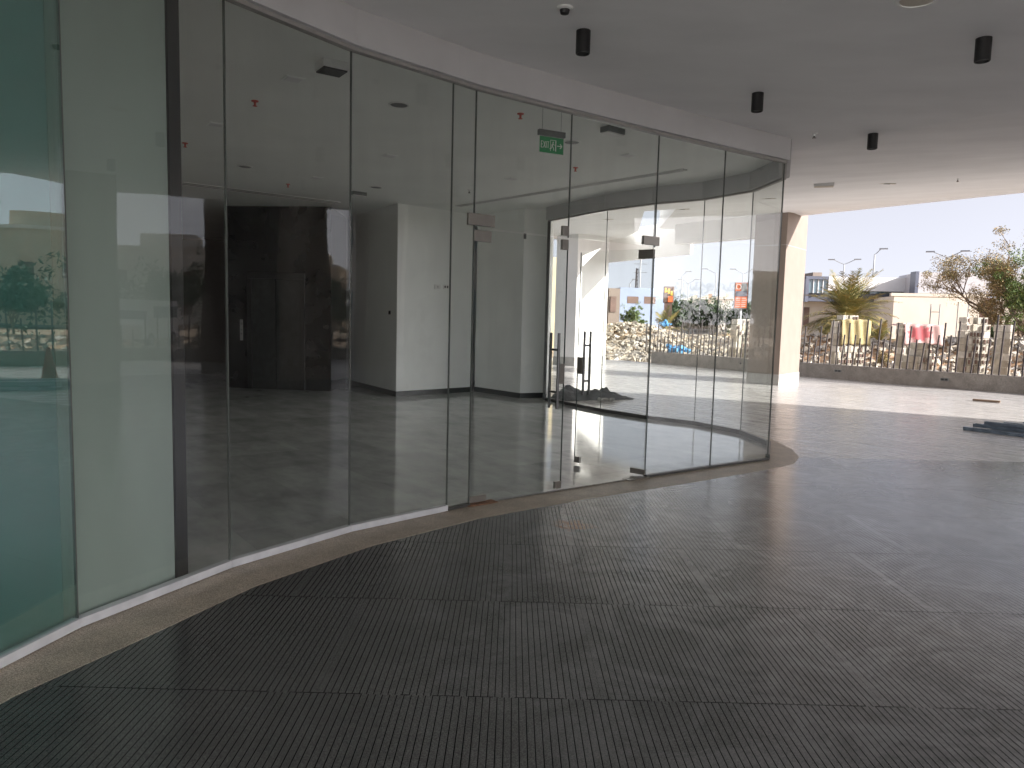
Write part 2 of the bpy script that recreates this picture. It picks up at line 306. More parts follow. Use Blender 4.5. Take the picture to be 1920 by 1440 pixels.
def tiled(name, c1, c2, rough, tx, ty, ang, ior=1.6, joint=.006, jc=.35, bump=.0004, streak=(.7, 6, 1), scuff=.25):
    m = bpy.data.materials.new(name); m.use_nodes = True; n = m.node_tree; N = n.nodes; L = n.links; b = N['Principled BSDF']
    g = N.new('ShaderNodeNewGeometry'); mp = N.new('ShaderNodeMapping'); mp.inputs['Rotation'].default_value = (0, 0, ang); L.new(g.outputs['Position'], mp.inputs[0])
    sp = N.new('ShaderNodeSeparateXYZ'); L.new(mp.outputs[0], sp.inputs[0])
    fy = mth(N, L, 'DIVIDE', mth(N, L, 'ADD', sp.outputs[1], 60), ty); row = mth(N, L, 'FLOOR', fy)
    fx = mth(N, L, 'ADD', mth(N, L, 'DIVIDE', mth(N, L, 'ADD', sp.outputs[0], 60), tx), mth(N, L, 'MULTIPLY', row, .5)); cx = mth(N, L, 'FLOOR', fx)
    jx = mth(N, L, 'LESS_THAN', mth(N, L, 'FRACT', fx), joint/tx); jy = mth(N, L, 'LESS_THAN', mth(N, L, 'FRACT', fy), joint/ty)
    J = mth(N, L, 'MAXIMUM', jx, jy)
    cb = N.new('ShaderNodeCombineXYZ'); L.new(cx, cb.inputs[0]); L.new(row, cb.inputs[1])
    wn = N.new('ShaderNodeTexWhiteNoise'); wn.noise_dimensions = '2D'; L.new(cb.outputs[0], wn.inputs['Vector'])
    m4 = N.new('ShaderNodeMapping'); m4.inputs['Scale'].default_value = streak; L.new(mp.outputs[0], m4.inputs[0])
    no = N.new('ShaderNodeTexNoise'); no.inputs['Scale'].default_value = 1.6; no.inputs['Detail'].default_value = 8; no.inputs['Roughness'].default_value = .65; L.new(m4.outputs[0], no.inputs['Vector'])
    f = mth(N, L, 'MULTIPLY_ADD', mth(N, L, 'SUBTRACT', wn.outputs['Value'], .5), .18, no.outputs['Fac'])
    cr = N.new('ShaderNodeValToRGB'); e = cr.color_ramp.elements; e[0].position = .3; e[0].color = (*c1, 1); e[1].position = .72; e[1].color = (*c2, 1); L.new(f, cr.inputs[0])
    mx = N.new('ShaderNodeMix'); mx.data_type = 'RGBA'; mx.blend_type = 'MULTIPLY'; L.new(J, mx.inputs[0]); L.new(cr.outputs[0], mx.inputs[6]); mx.inputs[7].default_value = (jc, jc, jc, 1)
    L.new(mx.outputs[2], b.inputs['Base Color'])
    sc = N.new('ShaderNodeTexNoise'); sc.inputs['Scale'].default_value = 2.0; sc.inputs['Detail'].default_value = 9; sc.inputs['Roughness'].default_value = .72; L.new(m4.outputs[0], sc.inputs['Vector'])
    rr = N.new('ShaderNodeMapRange'); rr.inputs[1].default_value = .35; rr.inputs[2].default_value = .7; rr.inputs[3].default_value = rough; rr.inputs[4].default_value = rough+scuff; L.new(sc.outputs['Fac'], rr.inputs[0])
    L.new(rr.outputs[0], b.inputs['Roughness'])
    b.inputs['IOR'].default_value = ior
    bp = N.new('ShaderNodeBump'); bp.inputs['Distance'].default_value = bump; L.new(sc.outputs['Fac'], bp.inputs['Height']); L.new(bp.outputs[0], b.inputs['Normal'])
    return m
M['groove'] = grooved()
M['paving'] = tiled('terrace_tile', (.44, .425, .41), (.56, .54, .52), .16, 1.2, .6, R(52), jc=.6)
M['inner'] = tiled('polished_floor_tile', (.40, .41, .40), (.70, .71, .69), .025, .8, .8, R(52), ior=1.95, joint=.003, jc=.75, bump=.0004, scuff=.09, streak=(1.1, 2.0, 1))

# ------------------------------------------------------------------ plan geometry
GL = [(-2.45, 1.58), (-2.345, 2.55), (-2.13, 3.50), (-1.72, 4.40), (-1.16, 5.20), (-.51, 5.84), (-.34, 6.01), (.47, 6.63), (1.37, 7.29), (2.18, 7.86), (3.00, 8.41)]
FAR = [(3.00, 8.41), (3.34, 9.35), (3.26, 10.28), (2.80, 11.08), (2.16, 11.60), (1.52, 12.38), (.62, 13.95)]
HG, HC = 3.38, 3.65
WALLS = [(.62, 13.95), (.62, 14.30), (.16, 14.13), (-.78, 15.21), (-2.21, 13.88), (-4.07, 16.8)]
LOB = [(-4.07, 16.8), (-3.62, 14.54), (-5.80, 14.78), (-7.10, 18.4), (-9.5, 19.5)]

# --- ground and paving (structure)
def terrain():
    b = MB(); n = 90
    xs = [-160+i*4.2 for i in range(n)]; ys = [-60+i*4.2 for i in range(n)]
    r2 = random.Random(3)
    idx = {}
    for i, x in enumerate(xs):
        for j, y in enumerate(ys):
            far = max(0, min(1, (math.hypot(x, y)-34)/30))
            z = -.06 + far*.25*math.sin(x*.13+1)*math.cos(y*.11)
            idx[i, j] = len(b.v); b.v.append((x, y, z-.02))
    for i in range(n-1):
        for j in range(n-1): b.f.append((idx[i, j], idx[i+1, j], idx[i+1, j+1], idx[i, j+1]))
    return b
g = terrain().build('ground', M['sand'], smooth=True); tag(g, kind='structure')
g = MB().sheet([(-900, -900), (900, -900), (900, 900), (-900, 900)], -.5).build('distant_ground', M['sand']); tag(g, kind='structure')
PAVE = [(-30, -30), (20, -30), (19.3, -12), (19.6, -2), (19.1, 6), (17.7, 10), (15.3, 12.4), (14.0, 14.6), (13.5, 16.9), (12.7, 18.0), (10.8, 19.9), (8.8, 22.3), (7.7, 23.7), (5.3, 27.2), (4.2, 28.4), (-30, 34)]
g = MB().prism(PAVE, -.2, 0).build('terrace_paving', M['paving']); tag(g, kind='structure')
BO = [(-1.98, 1.5), (-2.12, 2.3), (-2.0, 2.85), (-1.76, 3.38), (-1.46, 4.10), (-.93, 4.90), (-.23, 5.64), (.69, 6.36), (1.82, 7.13), (2.82, 7.86), (3.24, 8.22), (3.45, 8.62), (3.58, 9.2), (3.58, 9.9), (3.45, 10.55), (3.05, 11.3), (2.4, 11.9), (1.8, 12.62), (.95, 14.0)]
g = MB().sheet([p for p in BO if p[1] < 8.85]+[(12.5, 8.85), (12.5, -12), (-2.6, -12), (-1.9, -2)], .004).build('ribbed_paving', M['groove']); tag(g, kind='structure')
IN = GL + FAR[1:]
g = MB()
n = len(BO)
inner_line = [(-2.16, 1.5)]+IN
ring = [(x, y) for x, y in BO] + [(.95, 14.25), (.62, 14.25)] + [p for p in reversed(IN)]
g.prism(ring, -.05, .0062)
g = g.build('border_paving', M['bstone']); tag(g, kind='structure')
g = MB().sheet(IN + WALLS[1:] + [(-4.07, 22), (-12, 22), (-12, 4), (-3.2, 1.4)], .013).build('interior_floor', M['inner']); tag(g, kind='structure')

# --- glazed front
PN = ['leftmost tall glass panel, teal backed and reflecting the houses', 'tall glass panel beside the teal one, its left part backed by a pale board',
      'tall glass panel in front of the black lift lobby', 'tall glass panel right of the lobby one, in front of the white pillar', 'narrow glass strip at the left hinge of the glass doors',
      None, None, 'tall glass panel just right of the open glass door', 'last tall glass panel ending at the sharp corner']
def frame_local(a, b):
    a = Vector((a[0], a[1])); b = Vector((b[0], b[1])); d = (b-a).normalized(); return a, b, d, Vector((d.y, -d.x))   # normal to the outside
panel_i = 0
def panel(a, b, label, z0=.045, z1=HG, m='glass', chan='chan', chh=.05, group='glass panels of the curved shopfront', jw=.0035, joint=True, bottom=True):
    A, B, d, nn = frame_local(a, b)
    e = empty('glass_panel', (A.x, A.y, .01), label, 'glass panel', group)
    p, q = A+d*.004, B-d*.004
    MB().seg(p, q, .012, z0, z1).build('pane', M[m], e)
    if joint:
        MB().seg(B-d*jw, B+d*jw, .014, z0, z1).build('silicone_joint', M['silicone'], e)
    if bottom:
        MB().seg(p, q, .05, .011, .011+chh).build('floor_channel', M[chan], e)
    return e
segs = list(zip(GL[:-1], GL[1:]))
labs = {0: 'glass panel nearest the camera, mostly out of frame at the left', 1: PN[0], 2: PN[1], 3: PN[2], 4: PN[3], 5: PN[4], 8: PN[7], 9: PN[8]}
for i, (a, b) in enumerate(segs):
    if i in (6, 7): continue
    panel(a, b, labs[i], m='glass_dark' if i <= 1 else 'glass', chh=.045 if i <= 4 else .02, chan='chan' if i <= 4 else 'darkchan', z0=.05 if i < 5 else .03)
# transom above the doors
e = empty('transom_glazing', (GL[6][0], GL[6][1], 2.3), 'fixed glass transom over the pair of glass doors', 'glass panel')
for a, b in segs[6:8]:
    A, B, d, nn = frame_local(a, b); MB().seg(A+d*.004, B-d*.004, .012, 2.315, HG).build('pane', M['glass'], e)
    MB().seg(B-d*.0035, B+d*.0035, .014, 2.31, HG).build('silicone_joint', M['silicone'], e)
# doors
def patch(b, P, d, nn, s0, s1, z0, z1):
    a = P+d*s0; c = P+d*s1; b.seg(a, c, .034, z0, z1)
def door(P, Q, label, hinge_first):
    P = Vector(P); Q = Vector(Q); d = (Q-P).normalized(); nn = Vector((d.y, -d.x)); L = (Q-P).length
    e = empty('glass_door', (P.x, P.y, .013), label, 'glass door', 'pair of glass doors in the curved front')
    MB().seg(P+d*.004, Q-d*.004, .012, .035, 2.295).build('pane', M['glass'], e)
    b = MB()
    for s in (.002, L-.002): b.seg(P+d*(s-.0025), P+d*(s+.0025), .0125, .04, 2.29)
    b.build('glass_edge', M['edge'], e)
    h = P if hinge_first else Q; hd = d if hinge_first else -d
    b = MB(); patch(b, h, hd, nn, .0, .17, .03, .085); b.build('bottom_patch', M['metal'], e, bevel=.003)
    b = MB(); patch(b, h, hd, nn, .0, .17, 2.20, 2.29); b.build('top_patch', M['metal'], e, bevel=.003)
    fr = Q if hinge_first else P; fd = -hd
    for z0, z1, nm in ((.035, .10, 'bottom_lock'), (1.0, 1.18, 'middle_lock')):
        b = MB(); patch(b, fr, fd, nn, .005, .075, z0, z1); b.build(nm, M['metal'], e, bevel=.003)
    if hinge_first:
        b = MB(); patch(b, fr, fd, nn, .005, .075, 2.20, 2.29); b.build('top_lock', M['metal'], e, bevel=.003)
    c = fr+fd*.12
    for sgn, nm in ((1, 'handle'), (-1, 'handle')):
        b = MB(); o = c+nn*sgn*.055
        b.tube([(o.x, o.y, .78), (o.x, o.y, 1.46)], .0135, 12)
        for z in (.93, 1.31): b.tube([(c.x, c.y, z), (o.x, o.y, z)], .010, 8)
        b.build(nm, M['steel'], e, smooth=False)
    return e
def closer_plate(P, d, label, m='metal'):
    c = P+d*.12
    e = MB().box((c.x, c.y, .0135), (.30, .10, .006), math.atan2(d.y, d.x)).build('floor_spring_plate', M[m]); tag(e, label, 'floor plate', 'floor springs of the glass doors')
L0, L1 = Vector(GL[6]), Vector(GL[7]); door(L0, L1, 'closed left leaf of the glass doors, hinged at the narrow strip', True)
R1 = Vector(GL[8]); FE = Vector((.70, 7.86))
door(FE, R1, 'right leaf of the glass doors, standing slightly open inward', False)
closer_plate(L0, (L1-L0).normalized(), 'rusty floor plate under the hinge of the closed left door leaf', 'rust')
closer_plate(R1, (Vector(GL[7])-R1).normalized(), 'floor plate under the hinge of the open right door leaf')
e = empty('transom_patch', (GL[8][0], GL[8][1], 2.3), 'metal corner patch fixing holding the transom above the open door', 'glass fitting', 'patch fittings on the door transom')
d = (Vector(GL[7])-R1).normalized(); b = MB(); patch(b, R1, d, None, -.05, .17, 2.325, 2.41); b.build('plate', M['metal'], e, bevel=.003)
e = empty('transom_patch', (GL[6][0], GL[6][1], 2.3), 'large metal patch fixing above the hinge of the closed left door', 'glass fitting', 'patch fittings on the door transom')
d = (L1-L0).normalized(); b = MB(); patch(b, L0, d, None, -.06, .20, 2.325, 2.42); b.build('plate', M['metal'], e, bevel=.003)
e = empty('transom_patch', (GL[7][0], GL[7][1], 2.3), 'small metal keeper on the transom where the two doors meet', 'glass fitting', 'patch fittings on the door transom')
b = MB(); patch(b, L1, -d, None, .005, .075, 2.325, 2.41); b.build('plate', M['metal'], e, bevel=.003)
# far curved glazing
FL = ['rear glass panel closing the sharp corner of the shop', 'rear glass panel next to the corner one', 'rear glass panel third from the sharp corner', 'rear glass panel in the middle of the rear curve', 'rear glass panel left of the middle one', 'rear glass panel beside the white pier, behind the grey tarpaulin']
for (a, b_), lb in zip(zip(FAR[:-1], FAR[1:]), FL):
    n_ = 1
    panel(a, b_, lb, z0=.05, chan='darkchan', chh=.06, group='glass panels of the rear curve', jw=.0035)
b = MB().seg((.62, 13.87), (.62, 13.95), .05, .013, HG).build('door_jamb', M['darkchan']); tag(b, 'dark vertical metal frame where the rear glass meets the white pier', 'frame')
# top channel + fascia over the whole glazing line
def fascia(pts, label, t=.13):
    e = empty('fascia', (pts[0][0], pts[0][1], HG), label, 'fascia')
    b = MB(); c = MB()
    for a, q in zip(pts[:-1], pts[1:]):
        b.seg(a, q, t, HG+.03, HC-.001); c.seg(a, q, .05, HG+.006, HG+.03)
    b.build('band', M['fascia'], e); c.build('top_channel', M['plinth'], e)
    return e
f1 = fascia(GL, 'grey plaster band above the curved front glass')
f2 = fascia([(p[0]+.0, p[1]) for p in FAR], 'grey plaster band above the rear curved glass')

# --- ceilings
def zc(x, y):
    nn = .8*x+.6*y; t = max(0, min(1, (nn-8.0)/9.0)); return HC + .74*t
EDGE = [(4.45, 22.9), (5.0, 22.9), (7.2, 19.75), (10.7, 15.05), (11.7, 13.7), (10.3, 10.6), (12.9, 9.6), (13.0, 7.0), (10.6, 3), (9.0, -3.0)]
CAN = [(-14, -3)] + [(-14, 17.6), (.9, 17.6), (.95, 26.3), (3.2, 27.0), (3.75, 25.6), (3.9, 23.6), (2.85, 16.6), (3.5, 16.3), (4.4, 22.8)] + EDGE[1:]
def canopy():
    # underside: grid clipped to the outline by triangulated fan of strips in n-direction
    import bmesh
    bm = bmesh.new()
    vs = [bm.verts.new((x, y, 0)) for x, y in CAN]; bm.faces.new(vs)
    for k in range(0, 12):
        nv = 8+9*k/11.0
        bmesh.ops.bisect_plane(bm, geom=bm.verts[:]+bm.edges[:]+bm.faces[:], plane_co=(nv*.8, nv*.6, 0), plane_no=(.8, .6, 0))
    bmesh.ops.triangulate(bm, faces=bm.faces[:])
    bm.verts.ensure_lookup_table()
    for v in bm.verts: v.co.z = zc(v.co.x, v.co.y)
    b = MB(); b.v = [tuple(v.co) for v in bm.verts]; b.f = [tuple(v.index for v in reversed(f.verts)) if f.normal.z > 0 else tuple(v.index for v in f.verts) for f in bm.faces]
    bm.free(); return b
e = empty('canopy', (5, 5, HC), 'wide plaster canopy ceiling over the terrace', 'canopy ceiling')
canopy().build('soffit', M['ceil'], e)
b = MB(); n = len(CAN)
for i in range(n):
    a, q = CAN[i], CAN[(i+1) % n]
    b.add([(a[0], a[1], zc(*a)), (q[0], q[1], zc(*q)), (q[0], q[1], 4.95), (a[0], a[1], 4.95)], [(0, 1, 2, 3)])
b.sheet(CAN, 4.95); b.build('roof_edge', M['ceil'], e)
b = MB().prism(IN + WALLS[1:] + [(-4.07, 22), (-12, 22), (-12, -2.9), (-2.8, -2.9), (-2.16, 1.5)], HC-.004, HC-.003+.15)
ic = b.build('shop_ceiling', M['ceil_in']); tag(ic, 'pale flat ceiling inside the glazed shop', 'ceiling')
# downstand beams beside the column and beyond
e = MB().seg((6.6, 19.2), (4.75, 21.6), .35, 3.80, 4.6).build('downstand_beam', M['whitecol']); tag(e, 'white downstand beam running left from the beige column', 'beam', 'white beams under the canopy edge')
e = MB().seg((5.4, 22.7), (3.35, 26.9), .10, 3.62, 4.7).build('downstand_beam', M['whitecol']); tag(e, 'white downstand beam ending over the sunlit white pier', 'beam', 'white beams under the canopy edge')

# --- interior walls
def wallrun(pts, label, m='wall', skirt=True, name='white_wall', z1=HC-.005, t=.08):
    e = empty(name, (pts[0][0], pts[0][1], .013), label, 'wall')
    b = MB(); s = MB()
    for a, q in zip(pts[:-1], pts[1:]):
        A, B = Vector(a), Vector(q); d = (B-A).normalized(); nn = Vector((-d.y, d.x))
        b.seg(A, B, t, .013, z1, -t/2 if False else 0)
        if skirt: s.seg(A-d*.03, B+d*.03, t+.024, .014, .115)
    b.build('panel', M[m], e)
    if skirt: s.build('skirting', M['skirt'], e)
    return e
def block(pts, label, m, name, z0=.013, z1=HC-.005, skirt=.10, cat='wall'):
    e = empty(name, (pts[0][0], pts[0][1], z0), label, cat)
    MB().prism(pts, z0+skirt+.001, z1).build('body', M[m], e)
    if skirt:
        c = Vector((sum(p[0] for p in pts)/len(pts), sum(p[1] for p in pts)/len(pts)))
        pp = [tuple(Vector(p)+(Vector(p)-c).normalized()*.012) for p in pts]
        MB().prism(pp, z0, z0+skirt).build('skirting', M['skirt'], e)
    return e
block([(.66, 14.0), (.62, 14.34), (.16, 14.13), (-.78, 15.21), (-.78, 17.5), (.9, 17.5)], 'white pier with a return beside the rear glass, dark skirting', 'wall', 'white_pier')
block([(-.86, 15.13), (-2.21, 13.88), (-4.07, 16.8), (-4.07, 21.9), (-.86, 21.9)], 'white angular pillar block in the middle of the shop, sockets on it', 'wall', 'white_pillar')
e = block([(-3.62, 14.54), (-5.80, 14.80), (-5.80, 17), (-3.75, 17)], 'black polished stone wall around the lift', 'black_stone', 'lift_wall', skirt=0)
block([(-2.20, 3.62), (-2.02, 4.08), (-7.9, 15.5), (-12, 22.2), (-12.4, 22), (-8.6, 15.0)], 'grey side wall of the shop behind the pale board', 'plinth', 'side_wall', skirt=0)
wallrun([(-12, 22), (-.5, 22)], 'dark back wall deep inside the shop', 'grey', False, 'back_wall')
# lift
A = Vector((-5.80, 14.80)); B = Vector((-3.62, 14.54)); dd = (B-A).normalized(); nf = Vector((dd.y, -dd.x))
e = empty('lift', (-4.8, 14.6, .013), 'closed lift doors covered in dark protective film', 'lift')
def onwall(s, off): p = A+dd*s+nf*off; return p
def wb(s0, s1, z0, z1, off, t): return MB().seg(onwall(s0, off), onwall(s1, off), t, z0, z1)
fr = wb(.46, .56, .013, 2.22, .02, .06); fr.seg(onwall(1.56, .02), onwall(1.66, .02), .06, .013, 2.22); fr.seg(onwall(.46, .02), onwall(1.66, .02), .06, 2.221, 2.34); fr.build('frame', M['liftframe'], e)
wb(.565, 1.055, .02, 2.215, .012, .02).build('door', M['liftdoor'], e); wb(1.065, 1.555, .02, 2.215, .012, .02).build('door', M['liftdoor'], e)
e = empty('call_panel', (-5.5, 14.7, 1.2), 'narrow white lift call panel on the black stone', 'call panel')
wb(.30, .355, .98, 1.40, .012, .02).build('plate', M['plinth'], e)
for i, z in enumerate((1.10, 1.18, 1.30)): wb(.32, .35, z, z+.03, .026, .006).build('button', M['grey'], e)
# backing boards behind the left panes, black post
def offset(p, q, o):
    A, B, d, nn = frame_local(p, q); return (A-nn*o, B-nn*o)
def ray_s(u, v, P, Q):
    d = ray(u, v); e = (Q-P).normalized(); nn = Vector((e.y, -e.x)); t = P.dot(nn)/(d.x*nn.x+d.y*nn.y); return (Vector((d.x*t, d.y*t))-P).dot(e)
a1, q1_ = offset(*segs[1], .07); a0, q0_ = offset(*segs[0], .07); d1 = (q1_-a1).normalized()
se = ray_s(97, 600, a1, q1_)
b = MB().seg(a1, a1+d1*se, .02, .013, HC-.01).seg(a0, a1, .02, .013, HC-.01).build('backing_board', M['backA']); tag(b, 'teal board close behind the leftmost glass panels', 'board')
a2_, q2_ = offset(*segs[2], .075); d2 = (q2_-a2_).normalized(); s0_ = ray_s(318, 600, a2_, q2_); s1_ = ray_s(339, 600, a2_, q2_)
b = MB().seg(a1+d1*(se+.004), a2_-d2*.0, .02, .013, HC-.01).seg(a2_, a2_+d2*(s0_-.004), .02, .013, HC-.01).build('backing_board', M['backB']); tag(b, 'pale grey-green board behind the second glass panel', 'board')
b = MB().seg(a2_+d2*s0_, a2_+d2*s1_, .05, .013, HC-.01).build('black_post', M['black']); tag(b, 'black vertical post at the edge of the pale board', 'post')
# sockets, thermostat
def wallbox(u, v, P, Q, sx, sz, name, m, label, cat, group=None):
    # where the view ray through (u,v) meets the vertical plane P-Q
    d = ray(u, v); P = Vector(P); Q = Vector(Q); e = (Q-P).normalized(); nn = Vector((e.y, -e.x))
    t = (P.dot(nn))/(d.x*nn.x+d.y*nn.y); p = Vector((d.x*t, d.y*t)); z = CAMH+d.z*t
    if nn.dot(p) > 0: nn = -nn
    o = empty(name, (p.x, p.y, z-sz/2), label, cat, group, math.atan2(e.y, e.x))
    c = p+nn*.008
    MB().box((c.x, c.y, z), (sx, .014, sz), math.atan2(e.y, e.x)).build('plate', M[m], o)
    return o, c+nn*.008, e, z
PA, PB = (-2.21, 13.88), (-.86, 15.13)
o, c, e_, z = wallbox(820, 538, PA, PB, .14, .09, 'wall_switch', 'white', 'left white switch plate on the white pillar', 'switch', 'plates on the white pillar'); MB().box((c.x, c.y, z), (.02, .006, .02), math.atan2(e_.y, e_.x)).build('button', M['grey'], o)
o, c, e_, z = wallbox(836, 538, PA, PB, .14, .09, 'wall_socket', 'white', 'right white socket plate with dark holes on the white pillar', 'socket', 'plates on the white pillar')
for k in (-.03, .03): MB().box((c.x+e_.x*k, c.y+e_.y*k, z), (.03, .006, .04), math.atan2(e_.y, e_.x)).build('hole', M['black'], o)
wallbox(731, 586, (-4.07, 16.8), (-2.21, 13.88), .07, .07, 'wall_button', 'black', 'small black button on the shaded face of the white pillar', 'button')
wallbox(984, 443, (.16, 14.13), (.62, 14.34), .05, .10, 'door_sensor', 'grey', 'small grey device high on the white pier', 'sensor')

# --- ceiling fittings
def onceil(u, v, inside):
    d = ray(u, v); z = HC-.004 if inside else HC
    for _ in range(25):
        t = (z-CAMH)/d.z; x, y = d.x*t, d.y*t
        if inside: break
        z = zc(x, y)
    return Vector((x, y, z))
def place(proto, specs, inside):
    """first spec moves the prototype itself, the rest are copies"""
    for i, s in enumerate(specs):
        p = onceil(s[0], s[1], inside); rz = s[3] if len(s) > 3 else 0
        if i == 0: proto.location = p; proto.rotation_euler = (0, 0, rz); proto['label'] = s[2]
        else: dup(proto, p, rz, s[2])
def proto(name, cat, group): return empty(name, (0, 0, 0), 'x', cat, group)
# black cylinder downlights
e = proto('cylinder_downlight', 'downlight', 'black cylinder downlights under the canopy')
MB().lathe((0, 0, 0), [(.052, 0), (.052, -.155), (.049, -.16), (.044, -.16), (.042, -.148)], 28).build('housing', M['black'], e)
MB().lathe((0, 0, 0), [(.040, -.135), (.040, -.147)], 20).build('lens', M['grey'], e)
place(e, [(1094, 58, 'black cylinder downlight at top centre above the glass front'), (1845, 72, 'black cylinder downlight in the upper right of the ceiling'),
          (1421, 175, 'black cylinder downlight nearest the end of the grey band'), (1637, 251, 'black cylinder downlight farthest out over the terrace')], False)
for k, (x, y) in enumerate([(5.0, 2.6), (-.4, 2.9), (2.0, 3.0), (5.6, 5.4)]):
    dup(e, (x, y, zc(x, y)), 0, ['black cylinder downlight out of view to the right', 'black cylinder downlight overhead by the left panes', 'black cylinder downlight overhead', 'black cylinder downlight beyond the right frame edge'][k])
def sprinkler(name, m, group):
    e = proto(name, 'sprinkler', group)
    MB().lathe((0, 0, 0), [(.035, 0), (.033, -.008), (.012, -.010), (.012, -.03)], 16).build('escutcheon', M['white'] if m != 'red' else M[m], e)
    MB().lathe((0, 0, 0), [(.010, -.03), (.012, -.045), (.022, -.048), (.022, -.052)], 12).build('nozzle', M['steel'] if m != 'red' else M[m], e)
    return e
place(sprinkler('sprinkler', 'x', 'sprinklers under the canopy'), [(1527, 250, 'white sprinkler near the end of the grey band'), (1796, 335, 'small sprinkler near the outer canopy edge')], False)
place(sprinkler('red_sprinkler', 'red', 'red capped sprinklers in the shop'), [(478, 189, 'red capped sprinkler nearest the glass panel before the lobby'), (347, 268, 'red capped sprinkler next to the black post'),
      (540, 345, 'large red sprinkler in front of the lift lobby'), (1079, 314, 'red capped sprinkler right of the exit sign, farther in'), (976, 213, 'red capped sprinkler left of the exit sign')], True)
place(sprinkler('sprinkler', 'x', 'sprinklers in the shop'), [(880, 356, 'plain sprinkler above the closed door leaf')], True)
e = proto('smoke_detector', 'smoke detector', None)
MB().lathe((0, 0, 0), [(.055, 0), (.052, -.012), (.036, -.016)], 24).build('base', M['white'], e)
MB().lathe((0, 0, 0), [(.034, -.016), (.028, -.04), (.012, -.046)], 20).build('sensor', M['black'], e)
place(e, [(1059, 14, 'round smoke detector with dark centre at the top edge')], False)
def speaker_proto(group):
    e = proto('ceiling_speaker', 'ceiling speaker', group)
    b = MB().lathe((0, 0, 0), [(.105, 0), (.105, -.006), (.088, -.010), (.086, -.004), (.05, -.004)], 32).build('rim', M['white'], e)
    MB().lathe((0, 0, 0), [(.084, -.002), (.084, -.0055)], 28).build('grille', M['grey'], e); return e
place(speaker_proto('round speakers in the shop ceiling'), [(748, 196, 'round grey ceiling speaker in front of the white pillar'), (1072, 266, 'round ceiling speaker partly behind the exit sign'),
      (459, 312, 'round ceiling speaker left, before the lift lobby'), (705, 351, 'small looking round ceiling speaker above the white pillar')], True)
e = proto('ceiling_speaker', 'ceiling speaker', None)
MB().lathe((0, 0, 0), [(.13, 0), (.13, -.008), (.11, -.013), (.108, -.004), (.06, -.004)], 32).build('rim', M['white'], e); MB().lathe((0, 0, 0), [(.106, -.002), (.106, -.006)], 28).build('grille', M['cream'], e)
place(e, [(1722, -3, 'large round cream ceiling disc cut by the top edge')], False)
def emergency(group):
    e = proto('emergency_light', 'emergency light', group)
    MB().box((0, 0, -.03), (.26, .13, .06)).build('housing', M['grey'], e, bevel=.006); MB().box((0, 0, -.066), (.24, .11, .012)).build('diffuser', M['white'], e); return e
e = emergency('emergency lights in the shop')
place(e, [(1149, 240, 'box emergency light with white diffuser right of the exit sign', R(40)), (672, 360, 'small white emergency light over the shaded pillar face', R(40))], True)
e = empty('projector_box', (0, 0, 0), 'x', 'ceiling fitting')
MB().box((0, 0, -.035), (.22, .20, .07)).build('housing', M['white'], e, bevel=.01); MB().box((0, 0, -.075), (.20, .18, .01)).build('grille', M['black'], e)
place(e, [(622, 117, 'square white ceiling box with a dark underside, by the fascia', R(35))], True)
e = proto('emergency_light', 'emergency light', None)
MB().box((0, 0, -.025), (.32, .14, .05)).build('housing', M['white'], e, bevel=.006); MB().box((0, 0, -.055), (.30, .12, .01)).build('diffuser', M['cream'], e)
place(e, [(1545, 344, 'rectangular emergency light on the canopy above the beige column', R(-20))], False)
e = proto('slot_light', 'recessed light', 'small recessed slots in the canopy'); MB().box((0, 0, -.004), (.30, .05, .008)).build('trim', M['cream'], e); MB().box((0, 0, -.009), (.10, .035, .006), 0).build('dark_slot', M['black'], e)
place(e, [(1663, 344, 'small recessed slot fitting beside the rectangular emergency light', 0)], False)
p = onceil(1284, 410, False); 
for k, (u, v) in enumerate([(1139, 411), (1280, 392), (1440, 372)]):
    p = onceil(u, v, False); dup(e, p, R(-15), ['recessed slot seen through the doors, left of three', 'recessed slot seen through the doors, middle of three', 'recessed slot seen through the corner glass, right of three'][k])
e = proto('access_hatch', 'ceiling hatch', 'square recessed plates in the shop ceiling')
MB().box((0, 0, -.003), (.17, .17, .006)).build('trim', M['wall'], e); MB().box((0, 0, -.008), (.13, .13, .004)).build('plate', M['ceil'], e)
place(e, [(550, 148, 'square ceiling plate left of the box with dark underside', R(35)), (730, 292, 'square ceiling plate in front of the white pillar', R(40)), (1178, 291, 'square ceiling plate below the boxed emergency light', R(40)),
          (405, 233, 'square ceiling plate between the two left red sprinklers', R(35)), (960, 335, 'faint square ceiling plate over the doors', R(40)), (592, 333, 'faint square ceiling plate near the large red sprinkler', R(40))], True)
def diffuser(u0, v0, u1, v1, wd, label):
    a = onceil(u0, v0, True); q = onceil(u1, v1, True); A = a.to_2d(); B = q.to_2d()
    e = empty('slot_diffuser', (A.x, A.y, HC-.02), label, 'air diffuser', 'linear air diffusers in the shop ceiling')
    z = HC-.004
    for o in (-wd/2, 0, wd/2): MB().seg(A, B, .016, z-.012, z, o).build('rail', M['white'], e)
    MB().seg(A, B, wd-.02, z-.004, z-.001).build('slot', M['black'], e)
diffuser(858, 386, 1285, 317, .11, 'long linear air diffuser running towards the sharp corner')
diffuser(300, 338, 632, 380, .26, 'wide linear air diffuser before the lift lobby')
